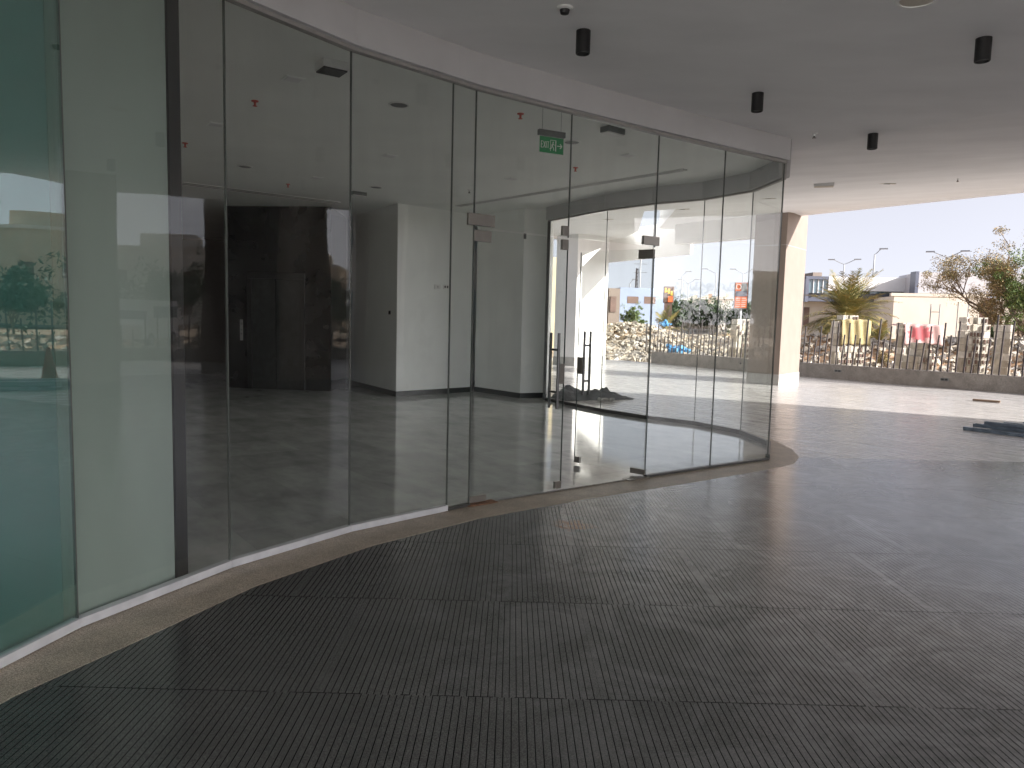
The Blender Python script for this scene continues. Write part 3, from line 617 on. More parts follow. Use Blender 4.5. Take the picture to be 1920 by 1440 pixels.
# exit sign
p0 = onceil(1018, 203, True); p1 = onceil(1053, 209, True); dx = (p1-p0).to_2d().normalized(); c = (p0+p1)/2; c.z = 0
e = empty('exit_sign', (c.x, c.y, 3.2), 'green hanging EXIT sign with running man and arrow', 'exit sign'); rz = math.atan2(dx.y, dx.x)
nn = Vector((dx.y, -dx.x))
MB().box((c.x, c.y, 3.415), (.30, .045, .055), rz).build('housing', M['grey'], e, bevel=.004)
face = MB().box((c.x, c.y, 3.302), (.275, .010, .155), rz).build('panel', M['green'], e)
rim = MB()
for sx in (-.139, .139): rim.box((c.x+dx.x*sx, c.y+dx.y*sx, 3.302), (.004, .012, .163), rz)
rim.box((c.x, c.y, 3.2225), (.274, .012, .004), rz); rim.build('clear_rim', M['white'], e)
for q in (p0, p1): MB().tube([(q.x, q.y, HC-.004), (q.x, q.y, 3.44)], .0018, 5).build('wire', M['grey'], e)
gl = MB()
def st(x0, z0, x1, z1, w=.008):        # a stroke on the sign face, sign coordinates in metres from its centre
    o = nn*.0062; P0 = Vector((c.x+dx.x*x0+o.x, c.y+dx.y*x0+o.y, 3.302+z0)); P1 = Vector((c.x+dx.x*x1+o.x, c.y+dx.y*x1+o.y, 3.302+z1))
    d = (P1-P0).normalized(); nv = Vector((nn.x, nn.y, 0)); s = d.cross(nv).normalized()*w/2; k = nv*.0012; P0 -= d*w*.2; P1 += d*w*.2
    vs = [P0-s-k, P1-s-k, P1+s-k, P0+s-k, P0-s+k, P1-s+k, P1+s+k, P0+s+k]
    gl.add(vs, [(0, 1, 2, 3), (7, 6, 5, 4), (0, 4, 5, 1), (1, 5, 6, 2), (2, 6, 7, 3), (3, 7, 4, 0)])
x = -.118
for s_ in [((0, -.03, 0, .03), (0, .03, .018, .03), (0, 0, .016, 0), (0, -.03, .018, -.03)), ((0, -.03, .02, .03), (0, .03, .02, -.03)), ((.003, -.03, .003, .03),), ((0, .03, .02, .03), (.01, .03, .01, -.03))]:
    for q in s_: st(x+q[0], q[1], x+q[2], q[3], .006)
    x += .027 if s_ != ((.003, -.03, .003, .03),) else .014
for q in [(-.012, -.055, -.012, .05), (-.012, .05, .05, .05), (.05, .05, .05, -.055), (.044, .044, .044, -.05)]: st(*q, .005)
for q in [(.014, .030, .020, .030, .014), (.016, .018, .006, -.008, .012), (.016, .014, .032, .004, .006), (.014, .012, -.002, .002, .006), (.006, -.008, .022, -.022, .007), (.022, -.022, .024, -.046, .007), (.006, -.008, -.004, -.030, .007), (-.004, -.030, -.02, -.034, .007)]: st(*q)
for q in [(.066, 0, .118, 0, .009), (.118, 0, .098, .022, .009), (.118, 0, .098, -.022, .009)]: st(*q)
gl.build('lettering', M['white'], e)

# --- columns and piers of the terrace
U, V = Vector((.62, .785)).normalized(), Vector((-.785, .62)).normalized()
def column(Cn, la, lb, ztop, label, m='beige', name='column', grp='beige columns of the terrace', seam=True):
    Cn = Vector(Cn); pts = [Cn, Cn+U*lb, Cn+U*lb+V*la, Cn+V*la]
    e = empty(name, (Cn.x, Cn.y, 0), label, 'column', grp)
    MB().prism([tuple(p) for p in pts], .28, ztop).build('shaft', M[m], e, bevel=.004)
    ctr = sum(pts, Vector((0, 0)))/4
    MB().prism([tuple(p+(p-ctr).normalized()*.02) for p in pts], .001, .28).build('plinth', M['plinth'], e)
    if seam:
        b = MB()
        for z in (3.55, ):
            b.prism([tuple(p+(p-ctr).normalized()*.002) for p in pts], z, z+.012)
        b.build('joint', M['plinth'], e)
    return e
column((6.8, 18.6), .82, 1.62, 4.60, 'beige column standing at the canopy edge right of the corner glass')
column((2.05, 24.2), .85, 1.95, 4.40, 'white pier crossed by a diagonal sun shadow, seen through the doors', 'whitecol', 'white_terrace_pier', None, False)
column((12.9, 9.0), .7, 1.0, 4.6, 'beige column reflected in the second glass panel')
block([(8.0, 5.12), (8.75, 5.12), (8.75, 6.0), (8.0, 6.0)], 'beige column reflected in the glass before the lift lobby', 'beige', 'column', .002, 4.1, .28, 'column')
block([(8.04, 4.1), (8.7, 4.1), (8.7, 5.1), (8.04, 5.1)], 'black clad pier reflected as a dark band before the lift', 'black_stone', 'black_pier', .002, 4.1, 0, 'pier')
column((11.6, 2.2), .7, 1.0, 4.4, 'beige column reflected beside the white pillar')

# --- low wall with rods
WL = [(12.62, 17.9), (10.71, 19.8), (8.73, 22.2), (7.62, 23.6), (5.25, 27.1)]
def wall_run(pts, label, group=None):
    e = empty('low_fence_wall', (pts[0][0], pts[0][1], 0), label, 'fence', group)
    b = MB(); c = MB()
    for a, q in zip(pts[:-1], pts[1:]):
        A, B = Vector(a), Vector(q); d = (B-A).normalized()
        b.seg(A-d*.04, B+d*.04, .22, -.05, .40); c.seg(A-d*.05, B+d*.05, .25, .401, .425)
    b.build('base_wall', M['lowwall'], e); c.build('coping', M['lowwall'], e); return e
fw = wall_run([(13.4, 16.95)]+WL, 'low granite wall carrying a row of uneven dark rods, seen right and through the glass')
def rod_mesh(P, h, lean, e):
    o = MB(); x, y = P; o.tube([(x, y, .42), (x+lean, y+lean*.4, .42+h)], .022, 6); return o.build('rod', M['rod'], e)
def on_wall(u, v):
    for k, (a, q) in enumerate(zip([(13.9, 16.3)]+WL[:-1], WL)):
        A, B = Vector(a), Vector(q); e = (B-A).normalized(); nn = Vector((e.y, -e.x)); d = ray(u, v); t = A.dot(nn)/(d.x*nn.x+d.y*nn.y); p = Vector((d.x*t, d.y*t))
        s = (p-A).dot(e)
        if -.02 <= s <= (B-A).length+.02: return p
    return p
rx = [115, 155, 200, 245, 290, 335, 385, 430, 475, 520, 565, 620, 665, 712, 760, 810, 860, 908, 965, 1020, 1075, 1135, 1190, 1245, 1300, 1365, 1430, 1490, 1550, 1610, 1660, 1720, 1795, 1850, 1910]
rt = [265, 345, 370, 270, 330, 225, 250, 335, 250, 340, 365, 225, 390, 225, 375, 285, 260, 330, 290, 385, 410, 295, 360, 275, 365, 270, 370, 430, 255, 405, 240, 315, 290, 450, 300]
for x_, t_ in zip(rx, rt):
    u = 1480+x_/4.364; vb = 682+(u-1480)*.0705; vt = 560+t_/4.364
    p = on_wall(u-2, vb); D = p.length; rod_mesh((p.x, p.y), (vb-vt)/F*D, rnd.uniform(.03, .10), fw)
rx = [183, 265, 310, 345, 385, 430, 475, 520, 570, 605, 655, 695, 740, 790, 830, 880, 925, 965, 1005, 1060, 1100, 1150, 1205, 1250, 1300]
rt = [305, 430, 315, 400, 440, 315, 420, 375, 265, 375, 285, 375, 440, 265, 430, 260, 330, 400, 470, 345, 440, 470, 350, 420, 290]
for x_, t_ in zip(rx, rt):
    u = 1180+x_/6; vb = 662+(u-1210)*.062; vt = 560+t_/6
    p = on_wall(u, vb); D = p.length; rod_mesh((p.x, p.y), max(.3, (vb-vt)/F*D), rnd.uniform(0, .06), fw)
for k in range(12):
    a, q = Vector(WL[2]), Vector(WL[3]); p = q.lerp(a, k/14+.05)
    if True: rod_mesh((p.x, p.y), rnd.uniform(.6, 1.2), .05, fw)
# wall lights
def wlight(u, v, label):
    p = on_wall(u, v); d = ray(u, v); z = CAMH+d.z*(p.length/math.hypot(d.x, d.y)); q = p-p.normalized()*.12
    e = empty('wall_light', (q.x, q.y, z), label, 'wall light', 'small recessed lights in the low wall'); rz = math.atan2(-.78, .62)
    b = MB().box((q.x, q.y, z), (.20, .02, .07), rz).build('frame', M['grey'], e)
    n2 = Vector((-.78, -.62))
    for s in (-.045, .045): MB().box((q.x+.62*s+n2.x*.011, q.y-.78*s+n2.y*.011, z), (.07, .006, .045), rz).build('lens', M['black'], e)
wlight(1571, 695, 'small wall light in the low wall just right of the beige column'); wlight(1771, 711, 'small wall light in the low wall below the right block stack')
wlight(1249, 670, 'small wall light in the low wall near its far end'); wlight(1392, 681, 'small wall light in the low wall seen through the corner glass')
SW = [(13.4, 16.95), (13.9, 14.6), (15.2, 12.35), (17.6, 10), (19, 6), (19.5, -2), (19.2, -12)]
sw = wall_run(SW, 'low granite wall with rods reflected in the left glass panels')
tot = 0
for a, q in zip(SW[:-1], SW[1:]):
    A, B = Vector(a), Vector(q); n_ = int((B-A).length/.32)
    for k in range(n_):
        tot += 1
        if tot > 96: break
        p = A.lerp(B, (k+.5)/n_); rod_mesh((p.x, p.y), rnd.choice([.6, .7, .85, 1.1, 1.3]), rnd.uniform(-.03, .08), sw)

# --- things lying on the terrace
def cchan(p, d, L, label, m, z, flip=False, w_=.10, h_=.05):
    d = Vector(d).normalized(); P = Vector(p); Q = P+d*L; nn = Vector((-d.y, d.x)); b = MB()
    b.seg(P, Q, w_, z+(h_-.004 if flip else 0), z+(h_ if flip else .004))
    for s in (-1, 1): b.seg(P, Q, .004, z, z+h_, s*(w_/2-.002))
    for s in (-1, 1):
        b.seg(P, Q, .018, z+(0 if flip else h_-.003), z+(.003 if flip else h_), s*(w_/2-.011))
    o = b.build('steel_channel', M[m]); tag(o, label, 'steel channel', 'steel channels stacked at the right edge'); return o
dW = Vector((.63, -.78)); nW = Vector((.78, .63))
base = gnd(1806, 806).to_2d()
cl = ['front blue-grey steel channel lying nearest the camera', 'second blue-grey steel channel of the pile', 'third steel channel, short and rusty at its end', 'pale galvanised steel channel in the middle of the pile',
      'blue steel channel on top of the pale one', 'dark steel channel behind the middle of the pile', 'pale steel channel near the back of the pile', 'rearmost blue steel channel of the pile']
cm = ['channelmetal', 'channelmetal', 'channelpale', 'channelpale', 'channelmetal', 'channelmetal', 'channelpale', 'channelmetal']
for k in range(8):
    o = base + nW*(.02+.155*k*.9) + dW*(-.0+.10*k+rnd.uniform(-.08, .12)); cchan(o, dW+Vector((rnd.uniform(-.03, .03), rnd.uniform(-.03, .03))), 3.2, cl[k], cm[k], .002 + (.052 if k in (1, 4) else 0)+(0.0 if k % 2 else .0), k % 2 == 0)
for k in range(4):
    o = base + nW*(.22+.26*k) + dW*(.22+.18*k); cchan(o, dW+Vector((rnd.uniform(-.02, .02), 0)), 2.6, ['upper dark steel channel lying across the front of the pile', 'upper pale steel channel lying second across the pile', 'upper blue steel channel lying third across the pile', 'upper steel channel lying at the back across the pile'][k], ['channelmetal', 'channelpale', 'channelmetal', 'channelpale'][k], .108, k % 2 == 1, .08, .04)
a = gnd(1824, 752).to_2d(); q = gnd(1875, 756).to_2d(); o = MB().seg(a, q, .12, .012, .05).build('plank', M['wood'], bevel=.003); tag(o, 'short dark wooden plank lying on the sunlit paving', 'plank')
# tarpaulin beyond the rear glass
def tarp():
    b = MB(); nx, ny = 70, 40; r = random.Random(5)
    import mathutils.noise as ns
    for i in range(nx+1):
        for j in range(ny+1):
            s, t = i/nx, j/ny
            p = Vector((.78, 14.25)).lerp(Vector((2.45, 14.6)), s) + Vector((.25, 1)).normalized()*(t-.5)*(.95*(1-s*.75))
            ed = min(s*5, (1-s)*3, t*5, (1-t)*5, 1)
            h = (.04+.22*(1-s)*math.exp(-((s-.12)/.2)**2)+.10*abs(ns.noise((s*7, t*4, 1)))+.07*abs(ns.noise((s*18, t*9, 4)))+.10*math.exp(-((s-.6)/.2)**2))*max(0, ed)
            b.v.append((p.x+.05*ns.noise((s*5, t*5, 9)), p.y+.07*ns.noise((s*6, t*4, 3)), .004+h))
    for i in range(nx):
        for j in range(ny):
            k = i*(ny+1)+j; b.f.append((k, k+ny+1, k+ny+2, k+1))
    return b
o = tarp().build('tarpaulin', M['tarp'], smooth=True); tag(o, 'crumpled dark grey tarpaulin on the floor outside the rear glass', 'tarpaulin')
o = MB().tube([(1.62+.07*math.cos(a*.9)+a*.035, 13.95+.09*math.sin(a*1.3), .03+.03*abs(math.sin(a))) for a in [k*.5 for k in range(24)]], .022, 8).build('rope', M['plinth'], smooth=True); tag(o, 'knotted grey rope end lying in front of the tarpaulin', 'rope')
# small litter on the ribbed paving
for (u, v, r_, lb) in [(1335, 1147, .016, 'tiny dark leaf on the ribbed paving, nearer one'), (1657, 1126, .012, 'tiny dark leaf on the ribbed paving, farther right')]:
    p = gnd(u, v); o = MB().add([(p.x-r_, p.y-.004, .006), (p.x, p.y-.008, .013), (p.x+r_, p.y, .007), (p.x, p.y+.008, .010)], [(0, 1, 3), (1, 2, 3)]).build('dry_leaf', M['black']); tag(o, lb, 'leaf', 'dry leaves on the ribbed paving')

# --- vacant lot: rubble, blocks
def chunk(b, c, s, r):
    m = Matrix.Translation(c) @ Matrix.Rotation(r.uniform(0, 6.28), 4, 'Z') @ Matrix.Rotation(r.uniform(-.9, .9), 4, 'X') @ Matrix.Rotation(r.uniform(-.6, .6), 4, 'Y')
    sx, sy, sz = s*r.uniform(.5, 1.2), s*r.uniform(.5, 1), s*r.uniform(.25, .8)
    vs = [m @ Vector((x*sx*r.uniform(.7, 1.1), y*sy*r.uniform(.7, 1.1), z*sz*r.uniform(.7, 1.1))) for x in (-.5, .5) for y in (-.5, .5) for z in (-.5, .5)]
    b.add(vs, [(0, 1, 3, 2), (4, 6, 7, 5), (0, 4, 5, 1), (2, 3, 7, 6), (0, 2, 6, 4), (1, 5, 7, 3)])
def mound_z(x, y, ms): return max([h*math.exp(-(((x-mx)*math.cos(a)+(y-my)*math.sin(a))/rx_)**2-((-(x-mx)*math.sin(a)+(y-my)*math.cos(a))/ry_)**2) for mx, my, rx_, ry_, h, a in ms]+[0])
def mound_mesh(x0, x1, y0, y1, st_, ms, noise=.12, base=-.14):
    import mathutils.noise as ns
    b = MB(); nx, ny = int((x1-x0)/st_), int((y1-y0)/st_)
    for i in range(nx+1):
        for j in range(ny+1):
            x, y = x0+i*st_, y0+j*st_; h = mound_z(x, y, ms); b.v.append((x, y, base+h+(noise*ns.noise((x*.8, y*.8, 0))*min(1, h*3))))
    for i in range(nx):
        for j in range(ny):
            k = i*(ny+1)+j; b.f.append((k, k+ny+1, k+ny+2, k+1))
    return b
p1 = at(1180, 600, 40); p2 = at(1300, 600, 38); p3 = at(1235, 600, 42); p4 = at(1400, 605, 36)
MS = [(p1.x, p1.y, 3.2, 2.6, 1.45, 0), (p2.x, p2.y, 5.0, 2.4, .9, 0), (p3.x, p3.y, 2.4, 2.2, 1.1, 0), (p4.x, p4.y, 4, 3, .8, 0)]
o = mound_mesh(-2, 18, 32, 50, .5, MS).build('rubble_mound', M['sand'], smooth=True); tag(o, 'sandy mound under the rubble seen through the doors', 'mound', kind='stuff')
def scatter(name, n, fn, smin, smax, m, label, ms, seed, base=-.1):
    r = random.Random(seed); b = MB()
    for _ in range(n):
        x, y = fn(r); z = base+mound_z(x, y, ms); s = smin+(smax-smin)*r.random()**2.2
        chunk(b, (x, y, z+s*.12), s, r)
    o = b.build(name, M[m]); tag(o, label, name.replace('_', ' '), kind='stuff')
def f1_(r):
    u = r.uniform(1120, 1400); D = r.uniform(29.5, 43); q = at(u, 600, D); return q.x, q.y
scatter('rubble', 8500, f1_, .05, .30, 'rubble', 'pale broken rubble heap beyond the terrace', MS, 11)
q1, q2, q3 = at(1540, 610, 34), at(1700, 612, 36), at(1880, 612, 33)
MS2 = [(q1.x, q1.y, 6, 1.6, 1.25, -.9), (q2.x, q2.y, 6, 1.5, 1.1, -.9), (q3.x, q3.y, 7, 1.8, 1.3, -.9)]
o = mound_mesh(8, 40, 18, 44, .5, MS2).build('earth_berm', M['earth'], smooth=True); tag(o, 'low orange earth berm behind the block stacks', 'earth berm', kind='stuff')
def f2_(r):
    u = r.uniform(1490, 1960); D = r.uniform(25, 34); q = at(u, 640, D); return q.x, q.y
scatter('debris', 4500, f2_, .04, .28, 'rubble', 'scattered concrete debris on the lot behind the fence', MS2, 12)
def f3_(r):
    a = r.uniform(-.35, .75); D = r.uniform(22, 42); return D*math.cos(a), 3+D*math.sin(a)
scatter('debris_side', 2600, f3_, .06, .5, 'rubble', 'debris on the lot reflected in the left glass', [], 13)
for k, (u, v, D, lb) in enumerate([(1246, 607, 37, 'blue plastic bag caught on top of the rubble heap'), (1272, 655, 28, 'blue plastic bag behind the rods at the foot of the rubble')]):
    q = at(u, v, D); b = MB(); r3 = random.Random(k); 
    for _ in range(26): chunk(b, (q.x+r3.gauss(0, .16), q.y+r3.gauss(0, .1), q.z+r3.gauss(0, .05)), .2, r3)
    o = b.build('plastic_bag', M['blue']); tag(o, lb, 'plastic bag', 'blue plastic bags on the lot')
# concrete block stacks
def stack(name, u0, u1, vtop, D, rz, depth, label, steps=None, seed=1):
    r = random.Random(seed); a = at(u0, 650, D); q = at(u1, 650, D); wd = (q-a).length; top = at((u0+u1)/2, vtop, D).z
    e = empty(name, ((a.x+q.x)/2, (a.y+q.y)/2, -.1), label, 'block stack', 'stacks of concrete blocks on the lot', rz)
    b = MB(); dx0 = (q-a).to_2d().normalized(); ca, sa = math.cos(R(30)), math.sin(R(30)); dx_ = Vector((dx0.x*ca-dx0.y*sa, dx0.x*sa+dx0.y*ca)); dy_ = Vector((-dx_.y, dx_.x)); bh, bw = .20, .10
    a = a+(dx0*(depth*sa)).to_3d(); wd = (wd-depth*sa)/ca
    nx, nz, ny = int(wd/bw), int((top+.1)/bh)+1, max(1, int(depth/.4))
    for i in range(nx):
        hh = nz
        if steps: hh = int(nz*steps[min(len(steps)-1, int(i/nx*len(steps)))])
        for j in range(ny):
            for k in range(hh):
                if k == hh-1 and r.random() < .12: continue
                jx = r.uniform(-.008, .008); jy = r.uniform(-.03, .03)
                c = a.to_2d()+dx_*((i+.5)*bw+jx)+dy_*((j+.5)*.4+jy)
                b.box((c.x, c.y, -.1+(k+.5)*bh), (bw*.90, .39, bh*.95), math.atan2(dx_.y, dx_.x)+r.uniform(-.02, .02))
    o = b.build('blocks', M['block'], e)
    # dark hollow cores on the visible ends
    h_ = MB()
    for i in range(nx):
        hh = int(nz*(steps[min(len(steps)-1, int(i/nx*len(steps)))] if steps else 1))
        for k in range(hh):
            if r.random() < .5:
                c = a.to_2d()+dx_*((i+.5)*bw)-dy_*.018
                h_.box((c.x, c.y, -.1+(k+.5)*bh), (bw*.34, .05, bh*.55), math.atan2(dx_.y, dx_.x))
    o2 = h_.build('hollow_cores', M['brown'], e); o2['kind'] = 'stuff'
    return e, a, dx_, dy_, wd, top
s1 = stack('block_stack', 1550, 1628, 602, 26, 0, .55, 'block stack with the yellow carpet over it', [.93, 1, 1, 1, .98, .95], 1)
s2 = stack('block_stack', 1672, 1760, 611, 26.5, 0, .55, 'lower block stack under the pink flowered carpet', [1, 1, .93, .93, .9, .55], 2)
s3 = stack('block_stack', 1786, 1858, 607, 25, 0, .6, 'tall block stack at the right with a protruding corner block', [1.0, .95, 1, 1, .97], 3)
s4 = stack('block_stack', 1860, 1900, 622, 24.5, 0, .8, 'shorter block stack against the right tall one', [1, .9], 4)
s5 = stack('block_stack', 1364, 1412, 606, 26.5, 0, .55, 'block stack seen through the corner glass behind the rods', None, 5)
s6 = stack('block_stack', 1690, 1752, 655, 24.9, 0, .8, 'small broken block pile in front of the pink carpet', [.8, 1, 1, .8], 6)
# carpets
def carpet(name, st_, s0, s1_, drop, m, label, back=.9, sag=.03):
    e_, a, dx_, dy_, wd, top = st_; b = MB(); nx, ny = 24, 30; import mathutils.noise as ns
    L = drop+back
    for i in range(nx+1):
        for j in range(ny+1):
            s = s0+(s1_-s0)*i/nx; t = L*j/ny
            dr = drop*(1+.12*math.sin(i*.5)*.5)
            if t < drop: y = -.07-.03*math.sin(i*.9+t*3)-.02*t; z = top+.05-(drop-t)
            else: y = -.07+(t-drop); z = top+.06+.015*math.sin(i*.8+j)
            c = a.to_2d()+dx_*(s*wd+.02*ns.noise((i*.3, j*.3, 0)))+dy_*y; b.v.append((c.x, c.y, z-.04*abs((i/nx-.5)*2)**3))
    for i in range(nx):
        for j in range(ny):
            k = i*(ny+1)+j; b.f.append((k, k+ny+1, k+ny+2, k+1))
    o = b.build(name, m, smooth=True); tag(o, label, 'carpet', 'carpets hung over block stacks')
    sd = o.modifiers.new('t', 'SOLIDIFY'); sd.thickness = .012; return o
def carpetmat(name, c1, c2, sc_, th):
    m = bpy.data.materials.new(name); m.use_nodes = True; n = m.node_tree; N = n.nodes; L = n.links; b = N['Principled BSDF']; b.inputs['Roughness'].default_value = .95
    g = N.new('ShaderNodeNewGeometry'); v = N.new('ShaderNodeTexVoronoi'); v.inputs['Scale'].default_value = sc_; L.new(g.outputs['Position'], v.inputs['Vector'])
    no = N.new('ShaderNodeTexNoise'); no.inputs['Scale'].default_value = sc_*1.5; L.new(g.outputs['Position'], no.inputs['Vector'])
    f = mth(N, L, 'MULTIPLY_ADD', no.outputs['Fac'], .6, v.outputs['Distance'])
    cr = N.new('ShaderNodeValToRGB'); e = cr.color_ramp.elements; e[0].position = th; e[0].color = (*c2, 1); e[1].position = th+.06; e[1].color = (*c1, 1); L.new(f, cr.inputs[0]); L.new(cr.outputs[0], b.inputs['Base Color']); return m
carpet('carpet', s1, .10, 1.03, .80, carpetmat('yellow_carpet', (.34, .28, .14), (.46, .41, .28), 26, .5), 'mustard yellow patterned carpet draped over the left block stack')
def flower():
    m = bpy.data.materials.new('pink_flower_carpet'); m.use_nodes = True; n = m.node_tree; N = n.nodes; L = n.links; b = N['Principled BSDF']; b.inputs['Roughness'].default_value = .95
    e_, a, dx_, dy_, wd, top = s2; c = a.to_2d()+dx_*wd*.45
    g = N.new('ShaderNodeNewGeometry'); mp = N.new('ShaderNodeMapping'); mp.inputs['Location'].default_value = (-c.x, -c.y, -(top-.24)); L.new(g.outputs['Position'], mp.inputs[0])
    sp = N.new('ShaderNodeSeparateXYZ'); L.new(mp.outputs[0], sp.inputs[0])
    h = mth(N, L, 'MULTIPLY', sp.outputs[0], .62); r_ = mth(N, L, 'SQRT', mth(N, L, 'ADD', mth(N, L, 'MULTIPLY', h, h), mth(N, L, 'MULTIPLY', sp.outputs[2], sp.outputs[2])))
    an = mth(N, L, 'ARCTAN2', sp.outputs[2], h); pet = mth(N, L, 'SINE', mth(N, L, 'MULTIPLY', an, 9)); no = N.new('ShaderNodeTexNoise'); no.inputs['Scale'].default_value = 16; L.new(g.outputs['Position'], no.inputs['Vector'])
    f = mth(N, L, 'ADD', mth(N, L, 'MULTIPLY_ADD', pet, -.035, r_), mth(N, L, 'MULTIPLY', no.outputs['Fac'], .18))
    cr = N.new('ShaderNodeValToRGB'); e = cr.color_ramp.elements; e[0].position = .27; e[0].color = (.42, .10, .11, 1); e[1].position = .36; e[1].color = (.50, .33, .31, 1); L.new(f, cr.inputs[0]); L.new(cr.outputs[0], b.inputs['Base Color']); return m
cp = carpet('carpet', s2, .0, 1.08, .62, flower(), 'pale pink carpet with a red flower draped over the middle block stack')
# --- vegetation
def leafy(b, c, rad, n, size, r, flat=.8):
    for _ in range(n):
        while True:
            p = Vector((r.uniform(-1, 1), r.uniform(-1, 1), r.uniform(-1, 1)))
            if p.length < 1: break
        p = Vector((p.x*rad[0], p.y*rad[1], p.z*rad[2]))+Vector(c)
        a = Vector((r.gauss(0, 1), r.gauss(0, 1), r.gauss(0, 1))).normalized(); q = a.cross(Vector((r.gauss(0, 1), r.gauss(0, 1), r.gauss(0, 1)))).normalized()
        s = size*r.uniform(.5, 1.3); b.add([p-a*s, p+q*s*.3, p+a*s, p-q*s*.3], [(0, 1, 2, 3)])
def tree(name, loc, h, cr, label, m, seed, n=5000, leaf=.12, trunk=.15, bare=0.0, group=None, clumps=26, low=.3, cat='tree', limb=.36):
    r = random.Random(seed); e = empty(name, loc, label, cat, group); x, y, z = loc
    tb = MB(); cb = MB(); tips = []
    def grow(p, d, L, rad, lev):
        pts = [p]; q = p
        for k in range(3):
            d = (d+Vector((r.uniform(-.25, .25), r.uniform(-.25, .25), r.uniform(-.05, .22)))).normalized(); q = q+d*L/3; pts.append(q)
        tb.tube(pts, [rad, rad*.85, rad*.7, rad*.5], 5, False); tips.append((q, lev))
        if lev > 0:
            for k in range(r.randint(3, 4)):
                dd_ = (d+Vector((r.uniform(-1, 1), r.uniform(-1, 1), r.uniform(-.25, .7)))).normalized(); grow(pts[r.randint(1, 3)], dd_, L*r.uniform(.6, .85), rad*.55, lev-1)
    for k in range(2 if trunk > .2 else 1): grow(Vector((x+k*.3, y+k*.15, z)), Vector((r.uniform(-.25, .25), r.uniform(-.2, .2), 1)).normalized(), h*limb, trunk, 4)
    tb.build('trunk', M['bark'], e)
    cl = []
    for k in range(clumps):
        a = r.uniform(0, 6.28); rr = cr*math.sqrt(r.random())*.85; zz = z+h*(low+(1-low)*r.random()**.8*(1-.35*(rr/cr)**2)); cl.append((x+rr*math.cos(a), y+rr*math.sin(a), zz, cr*r.uniform(.16, .34)))
    for t, lev in tips:
        if lev <= 1: cl.append((t.x, t.y, t.z, cr*r.uniform(.08, .16)))
    per = n//len(cl)
    for cx_, cy_, cz_, rr in cl: leafy(cb, (cx_, cy_, cz_), (rr, rr, rr*.8), int(per*r.uniform(.4, 1.5)), leaf, r)
    cb.build('crown', M[m], e); return e
def palm(loc, h, fl, label, seed, nf=34, name='palm_tree', leafw=.034, up=.5, group=None):
    r = random.Random(seed); x, y, z = loc; e = empty(name, loc, label, 'palm', group)
    if h > .2: MB().tube([(x, y, z), (x+.03, y, z+h*.5), (x, y, z+h)], [.26, .2, .19], 10).build('trunk', M['palmtrunk'], e)
    for k in range(nf):
        a = 2*math.pi*k/nf*2.4+r.uniform(-.2, .2); el = r.uniform(-.3, 1.45); L = fl*r.uniform(.75, 1.1)
        b = MB(); p = Vector((x, y, z+h)); d = Vector((math.cos(a)*math.cos(el), math.sin(a)*math.cos(el), math.sin(el)))
        pts = []; S = 14
        for i in range(S+1):
            pts.append(p.copy()); d = (d+Vector((0, 0, -.06-.04*(1-up)))).normalized(); p = p+d*L/S
        b.tube(pts, [.018*(1-i/S*.8) for i in range(S+1)], 4, False)
        for i in range(2, S+1):
            for j in (0, .5):
                q = pts[i] if j == 0 or i == S else pts[i].lerp(pts[i+1], .5); t = (pts[min(S, i+1)]-pts[i-1]).normalized(); sd = t.cross(Vector((0, 0, 1))).normalized()
                ll = fl*.22*math.sin(math.pi*(i/S)**.7*.93+.12)+.04
                for s in (-1, 1):
                    tip = q+(sd*s*.75+t*.75+Vector((0, 0, -.12+r.uniform(-.2, .25)))).normalized()*ll; wv = t*leafw
                    b.add([q-wv, q+wv, tip+wv*.3, tip-wv*.3], [(0, 1, 2, 3)])
        b.build('frond', M['palmleaf'], e)
    return e
p = at(1587, 600, 44); palm((p.x, p.y, -.1), 2.0, 2.9, 'bushy date palm in front of the showroom, behind the yellow carpet', 1, 96)
p = at(1648, 612, 42); palm((p.x, p.y, .3), .3, 1.35, 'small young palm right of the larger date palm', 2, 26)
p = at(1246, 600, 50); palm((p.x, p.y, -.1), .9, 1.9, 'small palm in front of the blue-grey building, seen through the doors', 3, 30)
p = at(1184, 600, 46); tree('shrub', (p.x, p.y, -.1), 2.9, .9, 'light green leafy shrub before the blue-grey building', 'leafg', 4, 6000, .07, .04, low=.2, clumps=22, cat='shrub')
p = at(1168, 600, 47); tree('shrub', (p.x, p.y, -.1), 1.3, .6, 'low dark shrub at the foot of the blue-grey building', 'leafd', 5, 1200, .09, .03, low=.05, clumps=12, cat='shrub')
p = at(1357, 603, 40); tree('shrub', (p.x, p.y, -.1), 1.15, 1.3, 'dry olive shrub by the orange price sign', 'leafo', 6, 2400, .08, .03, low=.0, clumps=20, cat='shrub')
p = at(1668, 640, 29); tree('shrub', (p.x, p.y, -.1), .9, .5, 'small dry weed between the two carpets', 'leafo', 8, 900, .06, .02, low=.0, clumps=12, cat='shrub')
p = at(1893, 620, 34); tree('tree', (p.x, p.y, -.1), 5.9, 2.5, 'large feathery dry tree at the right edge', 'leafo', 21, 30000, .045, .14, low=.30, clumps=8, limb=.33)
p = at(1925, 620, 33); tree('tree', (p.x, p.y, -.1), 5.2, 1.6, 'greener upright tree cut by the right frame edge', 'leafg', 22, 15000, .055, .12, low=.25, clumps=26)
p = at(1862, 620, 36); tree('tree', (p.x, p.y, -.1), 4.2, 1.5, 'nearly bare spreading tree reaching left of the feathery one', 'leafo', 27, 3200, .035, .10, low=.6, clumps=1, limb=.33)
p = at(1856, 620, 38); tree('shrub', (p.x, p.y, -.1), 2.2, 1.1, 'dark green shrub below the feathery tree', 'leafd', 24, 9000, .06, .05, low=.05, clumps=24, cat='shrub')
